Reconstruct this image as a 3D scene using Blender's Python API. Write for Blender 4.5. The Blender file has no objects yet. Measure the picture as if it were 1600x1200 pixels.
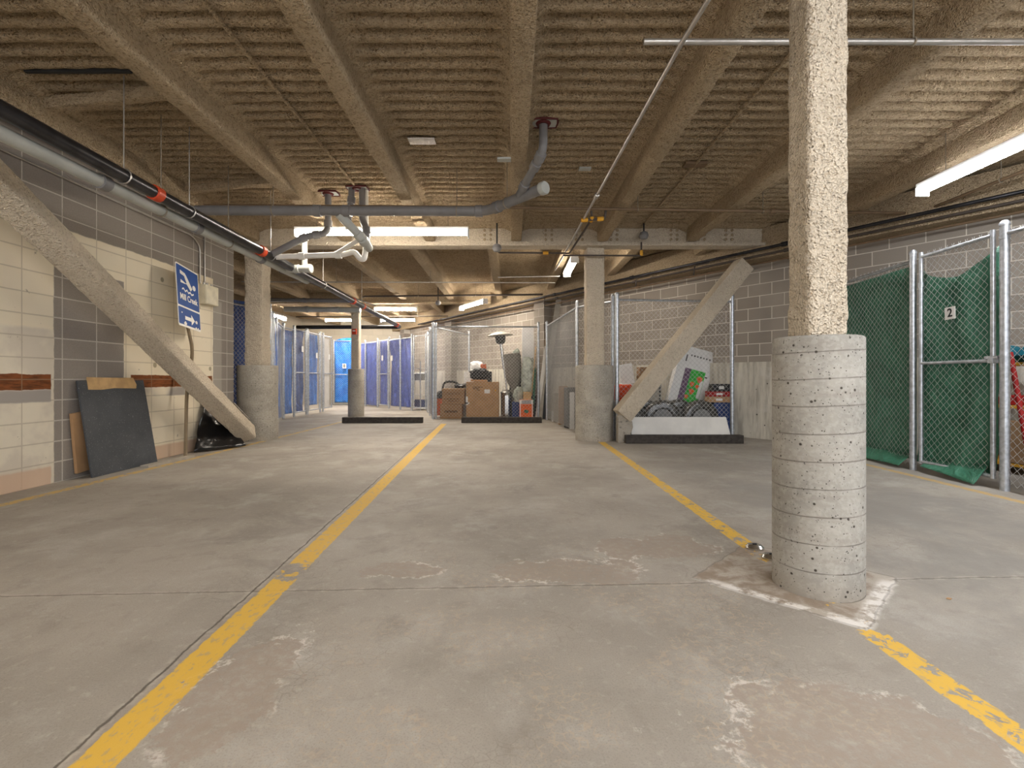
import bpy, math, random
import numpy as np
from mathutils import Vector, Matrix, Euler
random.seed(7)
S = bpy.context.scene
COL = S.collection
R = math.radians
# ------------------------------------------------------------------ camera, world, exposure, lights
H = 1.02
cam = bpy.data.objects.new('camera', bpy.data.cameras.new('camera'))
cam.data.sensor_width = 36; cam.data.lens = 770 / 1600 * 36
cam.data.shift_y = -0.005
cam.location = (0, 0, H); cam.rotation_euler = (R(90), 0, 0)
cam.data.clip_start = 0.05
COL.objects.link(cam); S.camera = cam
w = bpy.data.worlds.new('world'); S.world = w; w.use_nodes = True
w.node_tree.nodes['Background'].inputs[0].default_value = (0.9, 0.93, 1, 1)
w.node_tree.nodes['Background'].inputs[1].default_value = 0.6
S.view_settings.view_transform = 'Standard'; S.view_settings.look = 'None'
S.view_settings.gamma = 1; S.view_settings.use_curve_mapping = False
S.view_settings.exposure = 2.15
LAMP = 17.0          # emission of the fluorescent lenses
# fixture: centre x, y, z, length, rotation, brightness
FIX = [(-1.83, 6.95, 3.08, 2.44, 0, 1.0, 'bright ceiling light strip hanging across the hall before the grey riser pipes'),
       (4.38, 4.05, 3.03, 2.44, 90, 0.8, 'long fluorescent strip light above the green tarp storage cage'),
       (1.10, 9.25, 3.12, 1.22, 90, 0.9, 'short fluorescent fixture left of the round column with the diagonal brace'),
       (-3.35, 14.2, 3.02, 1.22, 0, 2.4, 'far ceiling light beyond the slim red-marked column'),
       (-1.05, 13.2, 3.00, 1.5, 120, 1.8, 'far ceiling light above the cage holding cardboard boxes'),
       (-6.2, 18.0, 3.16, 1.22, 0, 3.0, 'far ceiling light above the bright blue tarp door'),
       (-4.0, 17.3, 3.08, 1.22, 0, 2.4, 'far ceiling light above the purple blue tarp cages'),
       (-7.3, 15.2, 2.95, 1.22, 90, 1.9, 'far ceiling light behind the row of blue tarp cages'),
       (-2.4, -0.8, 3.15, 2.44, 0, 0.9, 'added unseen strip light filling in from behind the viewpoint, over the left bay'),  # this and the rest of the list: unseen strips added as fill light
       (2.3, -0.2, 3.15, 2.44, 0, 1.15, 'added unseen strip light filling in from behind the viewpoint, over the right bay'),  # added out of view to brighten the near right side
       (0.2, -3.6, 3.15, 2.44, 0, 0.9, 'added unseen fill strip light at the rear of the garage'),  # added out of view, fill from the back
       (4.38, 0.3, 3.03, 2.44, 90, 0.9, 'added unseen fill strip light by the right side of the garage')]  # added out of view, continues the fill on the right
# ------------------------------------------------------------------ noise
def _hash(ix, iy, iz, s):
    n = (ix * 374761393 + iy * 668265263 + iz * 2147483647 + s * 1274126177) & 0xffffffff
    n = ((n ^ (n >> 13)) * 1274126177) & 0xffffffff
    n = (n ^ (n >> 16)) & 0xffffffff
    return n.astype(np.float64) / 4294967295.0 * 2 - 1
def vnoise(P, scale, seed=0):
    P = np.asarray(P, float) * scale
    I = np.floor(P).astype(np.int64); f = P - I; f = f * f * (3 - 2 * f)
    out = 0
    for dx in (0, 1):
        for dy in (0, 1):
            for dz in (0, 1):
                wgt = (f[:, 0] if dx else 1 - f[:, 0]) * (f[:, 1] if dy else 1 - f[:, 1]) * (f[:, 2] if dz else 1 - f[:, 2])
                out = out + wgt * _hash(I[:, 0] + dx, I[:, 1] + dy, I[:, 2] + dz, seed)
    return out
# ------------------------------------------------------------------ materials
class NT:
    def __init__(s, name, rough=0.8, metal=0.0, spec=0.3):
        s.m = bpy.data.materials.new(name); s.m.use_nodes = True
        s.t = s.m.node_tree; s.b = s.t.nodes['Principled BSDF']
        s.b.inputs['Roughness'].default_value = rough; s.b.inputs['Metallic'].default_value = metal
        s.b.inputs['Specular IOR Level'].default_value = spec
    def n(s, t, **k):
        nd = s.t.nodes.new(t)
        for a, v in k.items(): setattr(nd, a, v)
        return nd
    def put(s, sock, v):
        if v is None: return
        if hasattr(v, 'is_linked') or hasattr(v, 'links'): s.t.links.new(v, sock)
        else:
            if isinstance(v, tuple) and len(v) == 3 and sock.type == 'RGBA': v = (*v, 1)
            sock.default_value = v
    def math(s, op, a, b=None, c=None, clamp=False):
        nd = s.n('ShaderNodeMath', operation=op, use_clamp=clamp)
        s.put(nd.inputs[0], a); s.put(nd.inputs[1], b); s.put(nd.inputs[2], c)
        return nd.outputs[0]
    def coord(s): 
        return s.n('ShaderNodeTexCoord').outputs['Object']
    def xyz(s, v):
        nd = s.n('ShaderNodeSeparateXYZ'); s.put(nd.inputs[0], v); return nd.outputs
    def comb(s, x, y, z=0.0):
        nd = s.n('ShaderNodeCombineXYZ')
        s.put(nd.inputs[0], x); s.put(nd.inputs[1], y); s.put(nd.inputs[2], z); return nd.outputs[0]
    def noise(s, vec, scale, detail=3, rough=0.55, dist=0.0):
        nd = s.n('ShaderNodeTexNoise'); s.put(nd.inputs['Vector'], vec)
        nd.inputs['Scale'].default_value = scale; nd.inputs['Detail'].default_value = detail
        nd.inputs['Roughness'].default_value = rough; nd.inputs['Distortion'].default_value = dist
        return nd.outputs[0]
    def voro(s, vec, scale, feat='F1'):
        nd = s.n('ShaderNodeTexVoronoi', feature=feat); s.put(nd.inputs['Vector'], vec)
        nd.inputs['Scale'].default_value = scale
        return nd.outputs['Distance']
    def step(s, v, a, b):
        nd = s.n('ShaderNodeMapRange', interpolation_type='SMOOTHSTEP'); s.put(nd.inputs[0], v)
        nd.inputs[1].default_value = a; nd.inputs[2].default_value = b
        return nd.outputs[0]
    def mix(s, f, a, b, mode='MIX'):
        nd = s.n('ShaderNodeMix', data_type='RGBA', blend_type=mode)
        s.put(nd.inputs[0], f); s.put(nd.inputs[6], a); s.put(nd.inputs[7], b); return nd.outputs[2]
    def scale(s, v, x, y, z):
        nd = s.n('ShaderNodeMapping'); s.put(nd.inputs[0], v); nd.inputs['Scale'].default_value = (x, y, z); return nd.outputs[0]
    def rect(s, u, v, u0, u1, v0, v1, soft=0.006):
        a = s.step(u, u0 - soft, u0 + soft); b = s.step(u, u1 + soft, u1 - soft)
        c = s.step(v, v0 - soft, v0 + soft); d = s.step(v, v1 + soft, v1 - soft)
        return s.math('MULTIPLY', s.math('MULTIPLY', a, b), s.math('MULTIPLY', c, d))
    def bump(s, h, strength=0.5, dist=0.01, prev=None):
        nd = s.n('ShaderNodeBump'); nd.inputs['Strength'].default_value = strength; nd.inputs['Distance'].default_value = dist
        s.put(nd.inputs['Height'], h)
        if prev is not None: s.put(nd.inputs['Normal'], prev)
        return nd.outputs[0]
    def done(s, color, normal=None, rough=None):
        s.put(s.b.inputs['Base Color'], color)
        if normal is not None: s.put(s.b.inputs['Normal'], normal)
        if rough is not None: s.put(s.b.inputs['Roughness'], rough)
        return s.m
def simple(name, c, rough=0.6, metal=0.0, var=0.12, scale=8, bump=0.0, bscale=60, spec=0.3):
    t = NT(name, rough, metal, spec); co = t.coord(); n = t.noise(co, scale, 4)
    k = t.step(n, 0.3, 0.7)
    col = t.mix(k, tuple(x * (1 - var) for x in c), tuple(min(1, x * (1 + var)) for x in c))
    nm = t.bump(t.noise(co, bscale, 3), bump, 0.01) if bump else None
    return t.done(col, nm)
def spray(name, c, dark):
    t = NT(name, 0.95, 0, 0.1); co = t.coord()
    f = t.noise(co, 60, 3, 0.65); v = t.voro(co, 85); c2 = t.noise(co, 24, 3, 0.6)
    g = t.noise(co, 1.3, 3)
    col = t.mix(t.step(g, 0.35, 0.7), c, tuple(x * 0.86 for x in c))
    col = t.mix(t.math('MULTIPLY', t.step(c2, 0.50, 0.34), 0.35), col, dark)
    col = t.mix(t.step(f, 0.46, 0.33), col, dark)
    h = t.math('ADD', f, t.math('MULTIPLY', v, 0.7))
    return t.done(col, t.bump(c2, 0.75, 0.03, t.bump(h, 1.0, 0.018)))
M = {}
M['spray'] = spray('sprayed_fireproofing', (0.53, 0.415, 0.275), (0.24, 0.17, 0.10))
M['spray_light'] = spray('sprayed_fireproofing_pale', (0.74, 0.645, 0.51), (0.50, 0.41, 0.30))
M['steel'] = simple('galvanized_steel', (0.50, 0.53, 0.57), 0.38, 0.75, 0.2, 25)
M['wire'] = simple('galvanized_wire', (0.55, 0.55, 0.54), 0.5, 0.4, 0.1, 20)
M['blackpipe'] = simple('black_steel_pipe', (0.035, 0.035, 0.04), 0.28, 0.6, 0.4, 6, spec=0.6)
M['greypipe'] = simple('grey_pvc', (0.19, 0.185, 0.185), 0.42, 0, 0.1, 4)
M['palepipe'] = simple('pale_grey_pvc', (0.42, 0.43, 0.40), 0.4, 0, 0.1, 4)
M['whitepipe'] = simple('white_pvc', (0.75, 0.73, 0.68), 0.4, 0, 0.06, 4)
M['red'] = simple('red_orange_paint', (0.62, 0.07, 0.02), 0.45)
M['darkred'] = simple('dark_red_sealant', (0.085, 0.012, 0.012), 0.6)
M['brownpipe'] = simple('brown_painted_pipe', (0.16, 0.105, 0.06), 0.6)
M['darkpipe'] = simple('dark_brown_pipe', (0.07, 0.055, 0.045), 0.55)
M['conduit'] = simple('metal_conduit', (0.45, 0.43, 0.40), 0.35, 0.7)
M['rod'] = simple('hanger_rod', (0.28, 0.24, 0.18), 0.6, 0.3)
M['ivory'] = simple('ivory_plastic', (0.66, 0.61, 0.47), 0.5)
M['white'] = simple('white_card', (0.78, 0.78, 0.77), 0.6, 0, 0.04)
M['whiteboard'] = simple('white_painted_board', (0.70, 0.68, 0.64), 0.6, 0, 0.08, 3)
M['black'] = simple('black_plastic', (0.02, 0.02, 0.022), 0.4)
M['rubber'] = simple('black_rubber', (0.03, 0.03, 0.032), 0.7)
M['navy'] = simple('navy_plastic', (0.02, 0.045, 0.16), 0.4)
M['card'] = simple('brown_cardboard', (0.43, 0.26, 0.135), 0.85, 0, 0.1, 5)
M['card2'] = simple('dark_cardboard', (0.33, 0.20, 0.11), 0.85, 0, 0.1, 5)
M['ink'] = simple('black_print', (0.03, 0.03, 0.03), 0.7)
M['inkb'] = simple('brown_print', (0.13, 0.075, 0.04), 0.8)
M['orange'] = simple('orange_plastic', (0.75, 0.13, 0.02), 0.5)
M['redcloth'] = simple('orange_red_fabric', (0.72, 0.08, 0.02), 0.8)
M['redbox'] = simple('red_box', (0.33, 0.015, 0.015), 0.6)
M['teal'] = simple('teal_fabric', (0.008, 0.13, 0.18), 0.8)
M['yellow'] = simple('yellow_orange_paint', (0.68, 0.34, 0.03), 0.5)
M['wood'] = simple('pale_wood', (0.55, 0.36, 0.17), 0.7, 0, 0.15, 9)
M['greyplank'] = simple('grey_plank', (0.36, 0.33, 0.28), 0.75, 0, 0.12, 6)
M['grey'] = simple('mid_grey', (0.22, 0.22, 0.22), 0.6)
M['greycover'] = simple('grey_fabric_cover', (0.20, 0.185, 0.16), 0.85, 0, 0.15, 9)
M['chrome'] = simple('polished_steel', (0.62, 0.61, 0.59), 0.22, 0.95, 0.05)
M['signblue'] = simple('sign_blue', (0.008, 0.065, 0.28), 0.6, 0, 0.06, 5)
M['signwhite'] = simple('sign_white', (0.80, 0.79, 0.75), 0.45, 0, 0.06, 10)
M['green'] = simple('picture_green', (0.03, 0.42, 0.04), 0.5, 0, 0.3, 6)
M['purple'] = simple('picture_purple', (0.12, 0.07, 0.13), 0.5, 0, 0.5, 25)
M['blueprint'] = simple('print_blue', (0.03, 0.12, 0.40), 0.5)
M['brick'] = simple('orange_brown_pack', (0.42, 0.10, 0.04), 0.6, 0, 0.4, 30)
M['plasticwrap'] = simple('milky_plastic_wrap', (0.40, 0.44, 0.38), 0.25, 0, 0.35, 9, 0.7, 18, 0.6)
M['wrap_black'] = simple('tyre_plastic_wrap', (0.06, 0.057, 0.052), 0.22, 0, 0.7, 10, 0.45, 22, 0.8)
M['timber'] = simple('tarred_timber', (0.045, 0.038, 0.033), 0.75, 0, 0.35, 14, 0.5, 40)
M['bracewhite'] = simple('bare_steel_end', (0.24, 0.22, 0.19), 0.6, 0.3)
def slate():
    t = NT('dark_slate_board', 0.45); co = t.coord()
    n = t.noise(co, 3, 3); sp = t.noise(co, 130, 1)
    col = t.mix(t.step(n, 0.3, 0.7), (0.058, 0.064, 0.072), (0.078, 0.084, 0.094))
    return t.done(t.mix(t.step(sp, 0.70, 0.74), col, (0.35, 0.36, 0.37)))
M['slate'] = slate()
def lens(name, k, c):
    t = NT(name, 0.4); t.put(t.b.inputs['Base Color'], (0.9, 0.9, 0.88))
    t.put(t.b.inputs['Emission Color'], c); t.b.inputs['Emission Strength'].default_value = LAMP * k
    return t.m
def tarp(name, c, c2, var=0.75):
    t = NT(name, 0.34, 0, 0.5); co = t.coord()
    a = t.noise(co, 2.2, 3, 0.6, 1.2); fine = t.noise(t.scale(co, 1, 1, 0.6), 6, 6, 0.68, 1.2)
    weave = t.voro(co, 55)
    col = t.mix(t.step(a, 0.3, 0.7), c, c2)
    col = t.mix(t.math('MULTIPLY', t.step(fine, 0.52, 0.66), var), col, tuple(min(1, x * 1.6 + 0.05) for x in c2))
    nm = t.bump(t.noise(co, 6, 5, 0.65, 2.0), 0.85, 0.06, t.bump(weave, 0.25, 0.004))
    return t.done(col, nm)
M['tarp_green'] = tarp('green_tarp', (0.028, 0.145, 0.085), (0.05, 0.215, 0.135), 0.3)
M['tarp_blue'] = tarp('blue_tarp', (0.010, 0.085, 0.40), (0.025, 0.19, 0.66))
M['tarp_navy'] = tarp('navy_tarp', (0.018, 0.045, 0.22), (0.05, 0.13, 0.42))
M['tarp_bright'] = tarp('bright_blue_tarp', (0.0, 0.17, 0.75), (0.01, 0.28, 0.92), 0.3)
M['tarp_violet'] = tarp('violet_blue_tarp', (0.05, 0.085, 0.42), (0.11, 0.17, 0.58))
M['blacksheet'] = simple('black_poly_sheet', (0.008, 0.008, 0.009), 0.2, 0, 0.3, 6, 0.6, 12, 0.6)

def concrete_pier(name, lines, c=(0.40, 0.385, 0.345)):
    t = NT(name, 0.85); co = t.coord(); x, y, z = t.xyz(co)
    n1 = t.noise(co, 4, 4); n2 = t.noise(co, 45, 3)
    col = t.mix(t.step(n1, 0.35, 0.68), c, tuple(v * 0.74 for v in c))
    band = t.noise(t.comb(t.math('MULTIPLY', x, 0.8), t.math('MULTIPLY', y, 0.8), t.math('MULTIPLY', z, 9)), 1.4, 3)
    col = t.mix(t.math('MULTIPLY', t.step(band, 0.5, 0.66), 0.5), col, (0.29, 0.265, 0.23))
    col = t.mix(t.math('MULTIPLY', t.step(n2, 0.45, 0.62), 0.25), col, (0.55, 0.53, 0.49))
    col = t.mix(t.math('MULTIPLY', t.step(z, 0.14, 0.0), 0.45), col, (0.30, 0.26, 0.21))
    hgt = n2
    if lines:
        zz = t.math('ADD', t.math('ADD', z, t.math('MULTIPLY', x, -0.05)), t.math('MULTIPLY', t.noise(co, 3, 1), 0.012))
        fr = t.math('FRACT', t.math('DIVIDE', zz, 0.128))
        ln = t.math('MULTIPLY', t.step(fr, 0.0, 0.03), t.step(fr, 0.075, 0.045))
        ln = t.math('MULTIPLY', ln, t.step(t.noise(co, 5, 2), 0.3, 0.5))
        col = t.mix(t.math('MULTIPLY', ln, 0.6), col, (0.15, 0.13, 0.115))
        hgt = t.math('SUBTRACT', n2, ln)
    for sc, th, gate in ((26, 0.15, 0.50), (60, 0.16, 0.50), (95, 0.16, 0.55)):
        v = t.voro(co, sc); g = t.noise(co, sc * 0.45, 1)
        hole = t.math('MULTIPLY', t.step(v, th + 0.05, th - 0.04), t.step(g, gate, gate + 0.03))
        col = t.mix(hole, col, (0.07, 0.06, 0.05)); hgt = t.math('SUBTRACT', hgt, t.math('MULTIPLY', hole, 2.0))
    return t.done(col, t.bump(hgt, 0.5, 0.006))
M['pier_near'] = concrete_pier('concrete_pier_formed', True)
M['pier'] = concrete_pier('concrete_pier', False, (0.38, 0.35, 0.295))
def kicker():
    t = NT('kicker_concrete', 0.9); co = t.coord(); x, y, z = t.xyz(co)
    s = t.noise(t.scale(co, 6, 6, 0.8), 2.2, 4, 0.6); n = t.noise(co, 3, 3)
    col = t.mix(t.step(s, 0.35, 0.7), (0.58, 0.55, 0.47), (0.36, 0.33, 0.28))
    col = t.mix(t.math('MULTIPLY', t.step(n, 0.55, 0.7), 0.5), col, (0.62, 0.60, 0.55))
    v = t.voro(co, 5); col = t.mix(t.step(v, 0.09, 0.05), col, (0.10, 0.09, 0.08))
    return t.done(col, t.bump(s, 0.3, 0.01))
M['kicker'] = kicker()
def blocks(name, offset, u_axis, c1, c2, mortar, painted=False):
    t = NT(name, 0.92, 0, 0.15); co = t.coord(); x, y, z = t.xyz(co)
    u = y if u_axis == 'y' else x
    if painted: u = t.math('SUBTRACT', u, 0.048)
    wob = t.noise(co, 30, 2)
    vec = t.comb(u, z)
    br = t.n('ShaderNodeTexBrick', offset=offset, offset_frequency=2, squash=1.0)
    t.put(br.inputs['Vector'], vec)
    for k, v in (('Scale', 1.0), ('Mortar Size', 0.0065), ('Mortar Smooth', 0.15), ('Bias', 0.0), ('Brick Width', 0.406), ('Row Height', 0.203)):
        br.inputs[k].default_value = v
    t.put(br.inputs['Color1'], c1); t.put(br.inputs['Color2'], c2); t.put(br.inputs['Mortar'], mortar)
    fac = br.outputs['Fac']
    big = t.noise(co, 0.9, 4)
    grain = t.noise(co, 140, 2, 0.7)
    col = t.mix(t.math('MULTIPLY', t.step(grain, 0.4, 0.65), 0.18), br.outputs['Color'], (0.10, 0.09, 0.08))
    if not painted:
        col = t.mix(t.math('MULTIPLY', t.step(big, 0.5, 0.75), 0.25), col, (0.42, 0.38, 0.31))
    else:
        nz = t.math('MULTIPLY', t.math('SUBTRACT', t.noise(co, 7, 3), 0.5), 0.03)
        uu = t.math('ADD', y, nz); vv = t.math('ADD', z, nz)
        cream = t.mix(t.step(big, 0.4, 0.7), (0.82, 0.74, 0.58), (0.76, 0.67, 0.51))
        old = t.mix(t.step(t.noise(co, 2.5, 4), 0.42, 0.6), (0.66, 0.60, 0.50), (0.76, 0.70, 0.57))
        cream = t.mix(t.rect(uu, vv, -9, 4.83, 0, 1.5, 0.02), cream, old)
        # joints in paint a little darker
        cream = t.mix(t.math('MULTIPLY', fac, 0.4), cream, (0.33, 0.27, 0.20))
        brown = t.mix(t.step(t.noise(t.scale(co, 1, 1, 6), 9, 3), 0.35, 0.7), (0.25, 0.085, 0.03), (0.13, 0.05, 0.022))
        p = t.rect(uu, vv, -9, 7.40, -1, 2.52, 0.008)                       # painted area
        hole = t.rect(uu, vv, 4.83, 5.70, -1, 2.14, 0.008)                  # bare block strip
        p = t.math('MULTIPLY', p, t.math('SUBTRACT', 1.0, hole), clamp=True)
        col = t.mix(p, col, cream)
        prim = t.rect(uu, vv, 7.40, 7.62, -1, 2.2, 0.02)
        col = t.mix(t.math('MULTIPLY', prim, 0.45), col, (0.50, 0.47, 0.41))
        b = t.math('MULTIPLY', t.rect(uu, vv, -9, 7.38, 0.915, 1.065, 0.004), t.math('SUBTRACT', 1.0, t.rect(uu, vv, 4.80, 5.80, -1, 2.2)), clamp=True)
        col = t.mix(b, col, t.mix(t.math('MULTIPLY', fac, 0.6), brown, (0.30, 0.2, 0.12)))
        g = t.math('MULTIPLY', t.rect(uu, vv, -9, 7.3, 0.80, 0.912, 0.01), t.math('SUBTRACT', 1.0, t.rect(uu, vv, 4.80, 5.72, -1, 2.2)), clamp=True)
        col = t.mix(t.math('MULTIPLY', g, t.step(t.noise(co, 1.6, 3), 0.35, 0.55)), col, (0.38, 0.35, 0.32))
        k = t.math('MULTIPLY', t.rect(uu, vv, -9, 7.4, -1, 0.17, 0.015), t.math('SUBTRACT', 1.0, t.rect(uu, vv, 4.80, 5.72, -1, 2.2)), clamp=True)
        col = t.mix(t.math('MULTIPLY', k, 0.8), col, (0.62, 0.43, 0.30))
        # chips and patched holes
        v = t.voro(t.comb(y, z), 2.3); sp = t.math('MULTIPLY', t.step(v, 0.09, 0.06), p)
        col = t.mix(t.math('MULTIPLY', sp, 0.8), col, (0.30, 0.26, 0.17))
        v2 = t.noise(co, 11, 4, 0.7); col = t.mix(t.math('MULTIPLY', t.step(v2, 0.68, 0.72), 0.7), col, (0.32, 0.28, 0.22))
    nm = t.bump(t.math('SUBTRACT', t.math('MULTIPLY', grain, 0.3), fac), 0.6, 0.008)
    return t.done(col, nm)
M['wall_left'] = blocks('painted_block_wall', 0.0, 'y', (0.27, 0.24, 0.215), (0.33, 0.295, 0.26), (0.56, 0.52, 0.46), True)
M['wall_right'] = blocks('grey_block_wall', 0.5, 'x', (0.27, 0.235, 0.20), (0.33, 0.29, 0.25), (0.66, 0.61, 0.53))
M['wall_plain'] = blocks('pale_block_wall', 0.5, 'x', (0.62, 0.57, 0.47), (0.66, 0.60, 0.50), (0.55, 0.5, 0.42))
M['pilaster'] = blocks('pilaster_block', 0.5, 'x', (0.235, 0.205, 0.175), (0.27, 0.235, 0.20), (0.50, 0.46, 0.40))

def floor_mat():
    t = NT('garage_concrete_floor', 0.7, 0, 0.35); co = t.coord(); x, y, z = t.xyz(co)
    big = t.noise(co, 0.55, 4, 0.6); mid = t.noise(co, 2.0, 9, 0.7, 0.2); fine = t.noise(co, 28, 4, 0.65); gr = t.noise(co, 160, 2, 0.7)
    col = t.mix(t.step(big, 0.36, 0.66), (0.385, 0.352, 0.305), (0.285, 0.257, 0.222))
    col = t.mix(t.math('MULTIPLY', t.step(mid, 0.48, 0.68), 0.55), col, (0.47, 0.45, 0.41))
    col = t.mix(t.math('MULTIPLY', t.step(t.noise(co, 1.0, 7, 0.66, 0.5), 0.53, 0.66), 0.65), col, (0.24, 0.215, 0.185))
    col = t.mix(t.math('MULTIPLY', t.step(gr, 0.5, 0.68), 0.30), col, (0.16, 0.14, 0.12))
    cz = t.math('MULTIPLY', t.step(t.voro(t.scale(co, 1, 1, 1), 22, 'DISTANCE_TO_EDGE'), 0.035, 0.0), t.step(t.noise(co, 1.4, 3), 0.47, 0.6))
    col = t.mix(t.math('MULTIPLY', cz, 0.35), col, (0.17, 0.14, 0.11))
    dk = t.noise(co, 5.5, 6, 0.7, 0.3)
    col = t.mix(t.math('MULTIPLY', t.step(dk, 0.52, 0.66), 0.30), col, (0.22, 0.19, 0.16))
    col = t.mix(t.math('MULTIPLY', t.step(fine, 0.55, 0.70), 0.22), col, (0.55, 0.52, 0.46))
    # long swept tyre streaks
    st = t.noise(t.scale(co, 1.0, 0.16, 1), 6, 4, 0.6)
    col = t.mix(t.math('MULTIPLY', t.step(st, 0.55, 0.72), 0.16), col, (0.24, 0.215, 0.19))
    # grey polished bay on the right side
    rb = t.math('MULTIPLY', t.step(x, 1.5, 2.1), t.step(y, 9.0, 4.0))
    col = t.mix(t.math('MULTIPLY', t.math('MULTIPLY', rb, t.step(t.noise(co, 0.9, 7, 0.65, 0.3), 0.62, 0.38)), 0.75), col, (0.235, 0.22, 0.20))
    # scaling surface: peeled patches with pale rims and islands
    reg = t.math('MULTIPLY', t.step(x, -1.0, -0.3), t.step(y, 3.6, 2.2))
    reg = t.math('MULTIPLY', reg, t.step(x, 1.35, 1.1))
    pz = t.math('MULTIPLY', t.math('SUBTRACT', t.noise(co, 2.6, 8, 0.68, 0.3), 0.5), 3.6)
    fld = None
    for cx_, cy_, rx_, ry_ in ((1.0, 1.28, 0.42, 0.38), (0.22, 2.62, 0.40, 0.16), (-0.90, 1.62, 0.16, 0.30), (-0.62, 2.62, 0.22, 0.09), (0.95, 3.0, 0.35, 0.2)):
        a_ = t.math('DIVIDE', t.math('SUBTRACT', x, cx_), rx_); b_ = t.math('DIVIDE', t.math('SUBTRACT', y, cy_), ry_)
        d_ = t.math('SQRT', t.math('ADD', t.math('MULTIPLY', a_, a_), t.math('MULTIPLY', b_, b_)))
        fld = d_ if fld is None else t.math('MINIMUM', fld, d_)
    pn = t.math('ADD', fld, pz)
    peel = t.step(pn, 1.02, 0.98)
    isl = t.math('MULTIPLY', t.step(t.voro(co, 34, 'DISTANCE_TO_EDGE'), 0.10, 0.04), t.math('MULTIPLY', reg, t.step(t.noise(co, 1.9, 2), 0.47, 0.53)))
    isl = t.math('MULTIPLY', isl, t.step(fine, 0.44, 0.56))
    rim = t.math('MULTIPLY', t.math('MULTIPLY', t.step(pn, 0.86, 0.98), t.step(pn, 1.14, 1.0)), t.step(t.noise(co, 3.1, 4, 0.6), 0.43, 0.55))
    col = t.mix(t.math('MULTIPLY', peel, t.math('ADD', 0.3, t.math('MULTIPLY', t.step(fine, 0.6, 0.4), 0.45))), col, (0.33, 0.27, 0.22))
    col = t.mix(t.math('MULTIPLY', isl, 0.45), col, (0.46, 0.36, 0.26))
    col = t.mix(t.math('MULTIPLY', t.math('MULTIPLY', rim, t.step(fine, 0.42, 0.58)), 0.75), col, (0.68, 0.64, 0.59))
    hgt = t.math('SUBTRACT', t.math('MULTIPLY', fine, 0.5), t.math('MULTIPLY', peel, 0.7))
    # diamond isolation joint round the near column
    dx = t.math('ABSOLUTE', t.math('SUBTRACT', x, 1.45)); dy = t.math('ABSOLUTE', t.math('SUBTRACT', y, 2.53))
    wob = t.math('MULTIPLY', t.math('SUBTRACT', t.noise(co, 9, 4), 0.5), 0.06)
    dd = t.math('ADD', t.math('ADD', dx, dy), wob)
    col = t.mix(t.math('MULTIPLY', t.step(dd, 0.53, 0.51), 0.75), col, t.mix(t.step(dk, 0.40, 0.58), (0.44, 0.39, 0.33), (0.26, 0.195, 0.14)))
    front = t.step(y, 2.56, 2.44)
    edge = t.math('MULTIPLY', t.math('MULTIPLY', t.step(dd, 0.42, 0.47), t.step(dd, 0.56, 0.52)), front)
    edge = t.math('MULTIPLY', edge, t.step(t.noise(co, 11, 6, 0.7), 0.40, 0.54))
    col = t.mix(edge, col, (0.72, 0.69, 0.65))
    crk = t.math('MULTIPLY', t.step(dd, 0.515, 0.522), t.step(dd, 0.535, 0.528))
    col = t.mix(t.math('MULTIPLY', crk, 0.35), col, (0.10, 0.08, 0.065))
    # slab joints
    w2 = t.math('MULTIPLY', t.math('SUBTRACT', t.noise(co, 5, 5, 0.7), 0.5), 0.035)
    def joint(v, hw, c, s):
        nonlocal col, hgt
        a = t.math('ABSOLUTE', t.math('ADD', v, w2)); m = t.step(a, hw + 0.003, hw - 0.002)
        m = t.math('MULTIPLY', m, t.step(dd, 0.50, 0.52))
        halo = t.math('MULTIPLY', t.step(a, hw + 0.03, hw), t.step(t.noise(co, 14, 3), 0.46, 0.6))
        col = t.mix(t.math('MULTIPLY', halo, 0.45), col, (0.52, 0.47, 0.41))
        col = t.mix(t.math('MULTIPLY', m, s), col, c); hgt = t.math('SUBTRACT', hgt, m)
    joint(t.math('SUBTRACT', y, t.math('ADD', 2.42, t.math('MULTIPLY', x, 0.045))), 0.0035, (0.12, 0.10, 0.08), 0.75)
    joint(t.math('SUBTRACT', y, 7.2), 0.004, (0.14, 0.12, 0.10), 0.5)
    joint(t.math('ADD', x, t.math('ADD', 1.14, t.math('MULTIPLY', y, 0.045))), 0.004, (0.09, 0.075, 0.06), 0.85)
    # yellow bay lines, chipped
    chip = t.noise(co, 13, 5, 0.7, 0.6); chip2 = t.noise(t.scale(co, 1, 0.5, 1), 40, 3, 0.6)
    e1 = t.math('ABSOLUTE', t.math('SUBTRACT', y, 2.5)); 
    def line(v, hw, y0, y1, lo, extra, c=(0.72, 0.44, 0.045), s=0.9):
        nonlocal col
        a = t.math('ABSOLUTE', t.math('ADD', v, t.math('MULTIPLY', t.math('SUBTRACT', chip2, 0.5), 0.03)))
        m = t.math('MULTIPLY', t.step(a, hw + 0.004, hw - 0.004), t.rect(y, y, y0, y1, y0, y1, 0.02))
        thr = t.math('SUBTRACT', chip, extra) if extra is not None else chip
        m = t.math('MULTIPLY', m, t.step(thr, lo, lo + 0.03))
        m = t.math('MULTIPLY', m, t.math('ADD', 0.55, t.math('MULTIPLY', t.step(chip2, 0.36, 0.46), 0.45)))
        col = t.mix(t.math('MULTIPLY', m, s), col, c)
    line(t.math('ADD', x, t.math('ADD', 1.045, t.math('MULTIPLY', y, 0.045))), 0.062, -6, 11.2, 0.33, t.math('MULTIPLY', t.step(t.math('ABSOLUTE', t.math('SUBTRACT', y, 2.60)), 0.20, 0.06), 0.22))
    line(t.math('SUBTRACT', x, 1.445), 0.055, -6, 8.1, 0.42, t.math('MULTIPLY', t.step(t.math('ABSOLUTE', t.math('SUBTRACT', y, 2.45)), 0.62, 0.40), 0.16))
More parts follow.
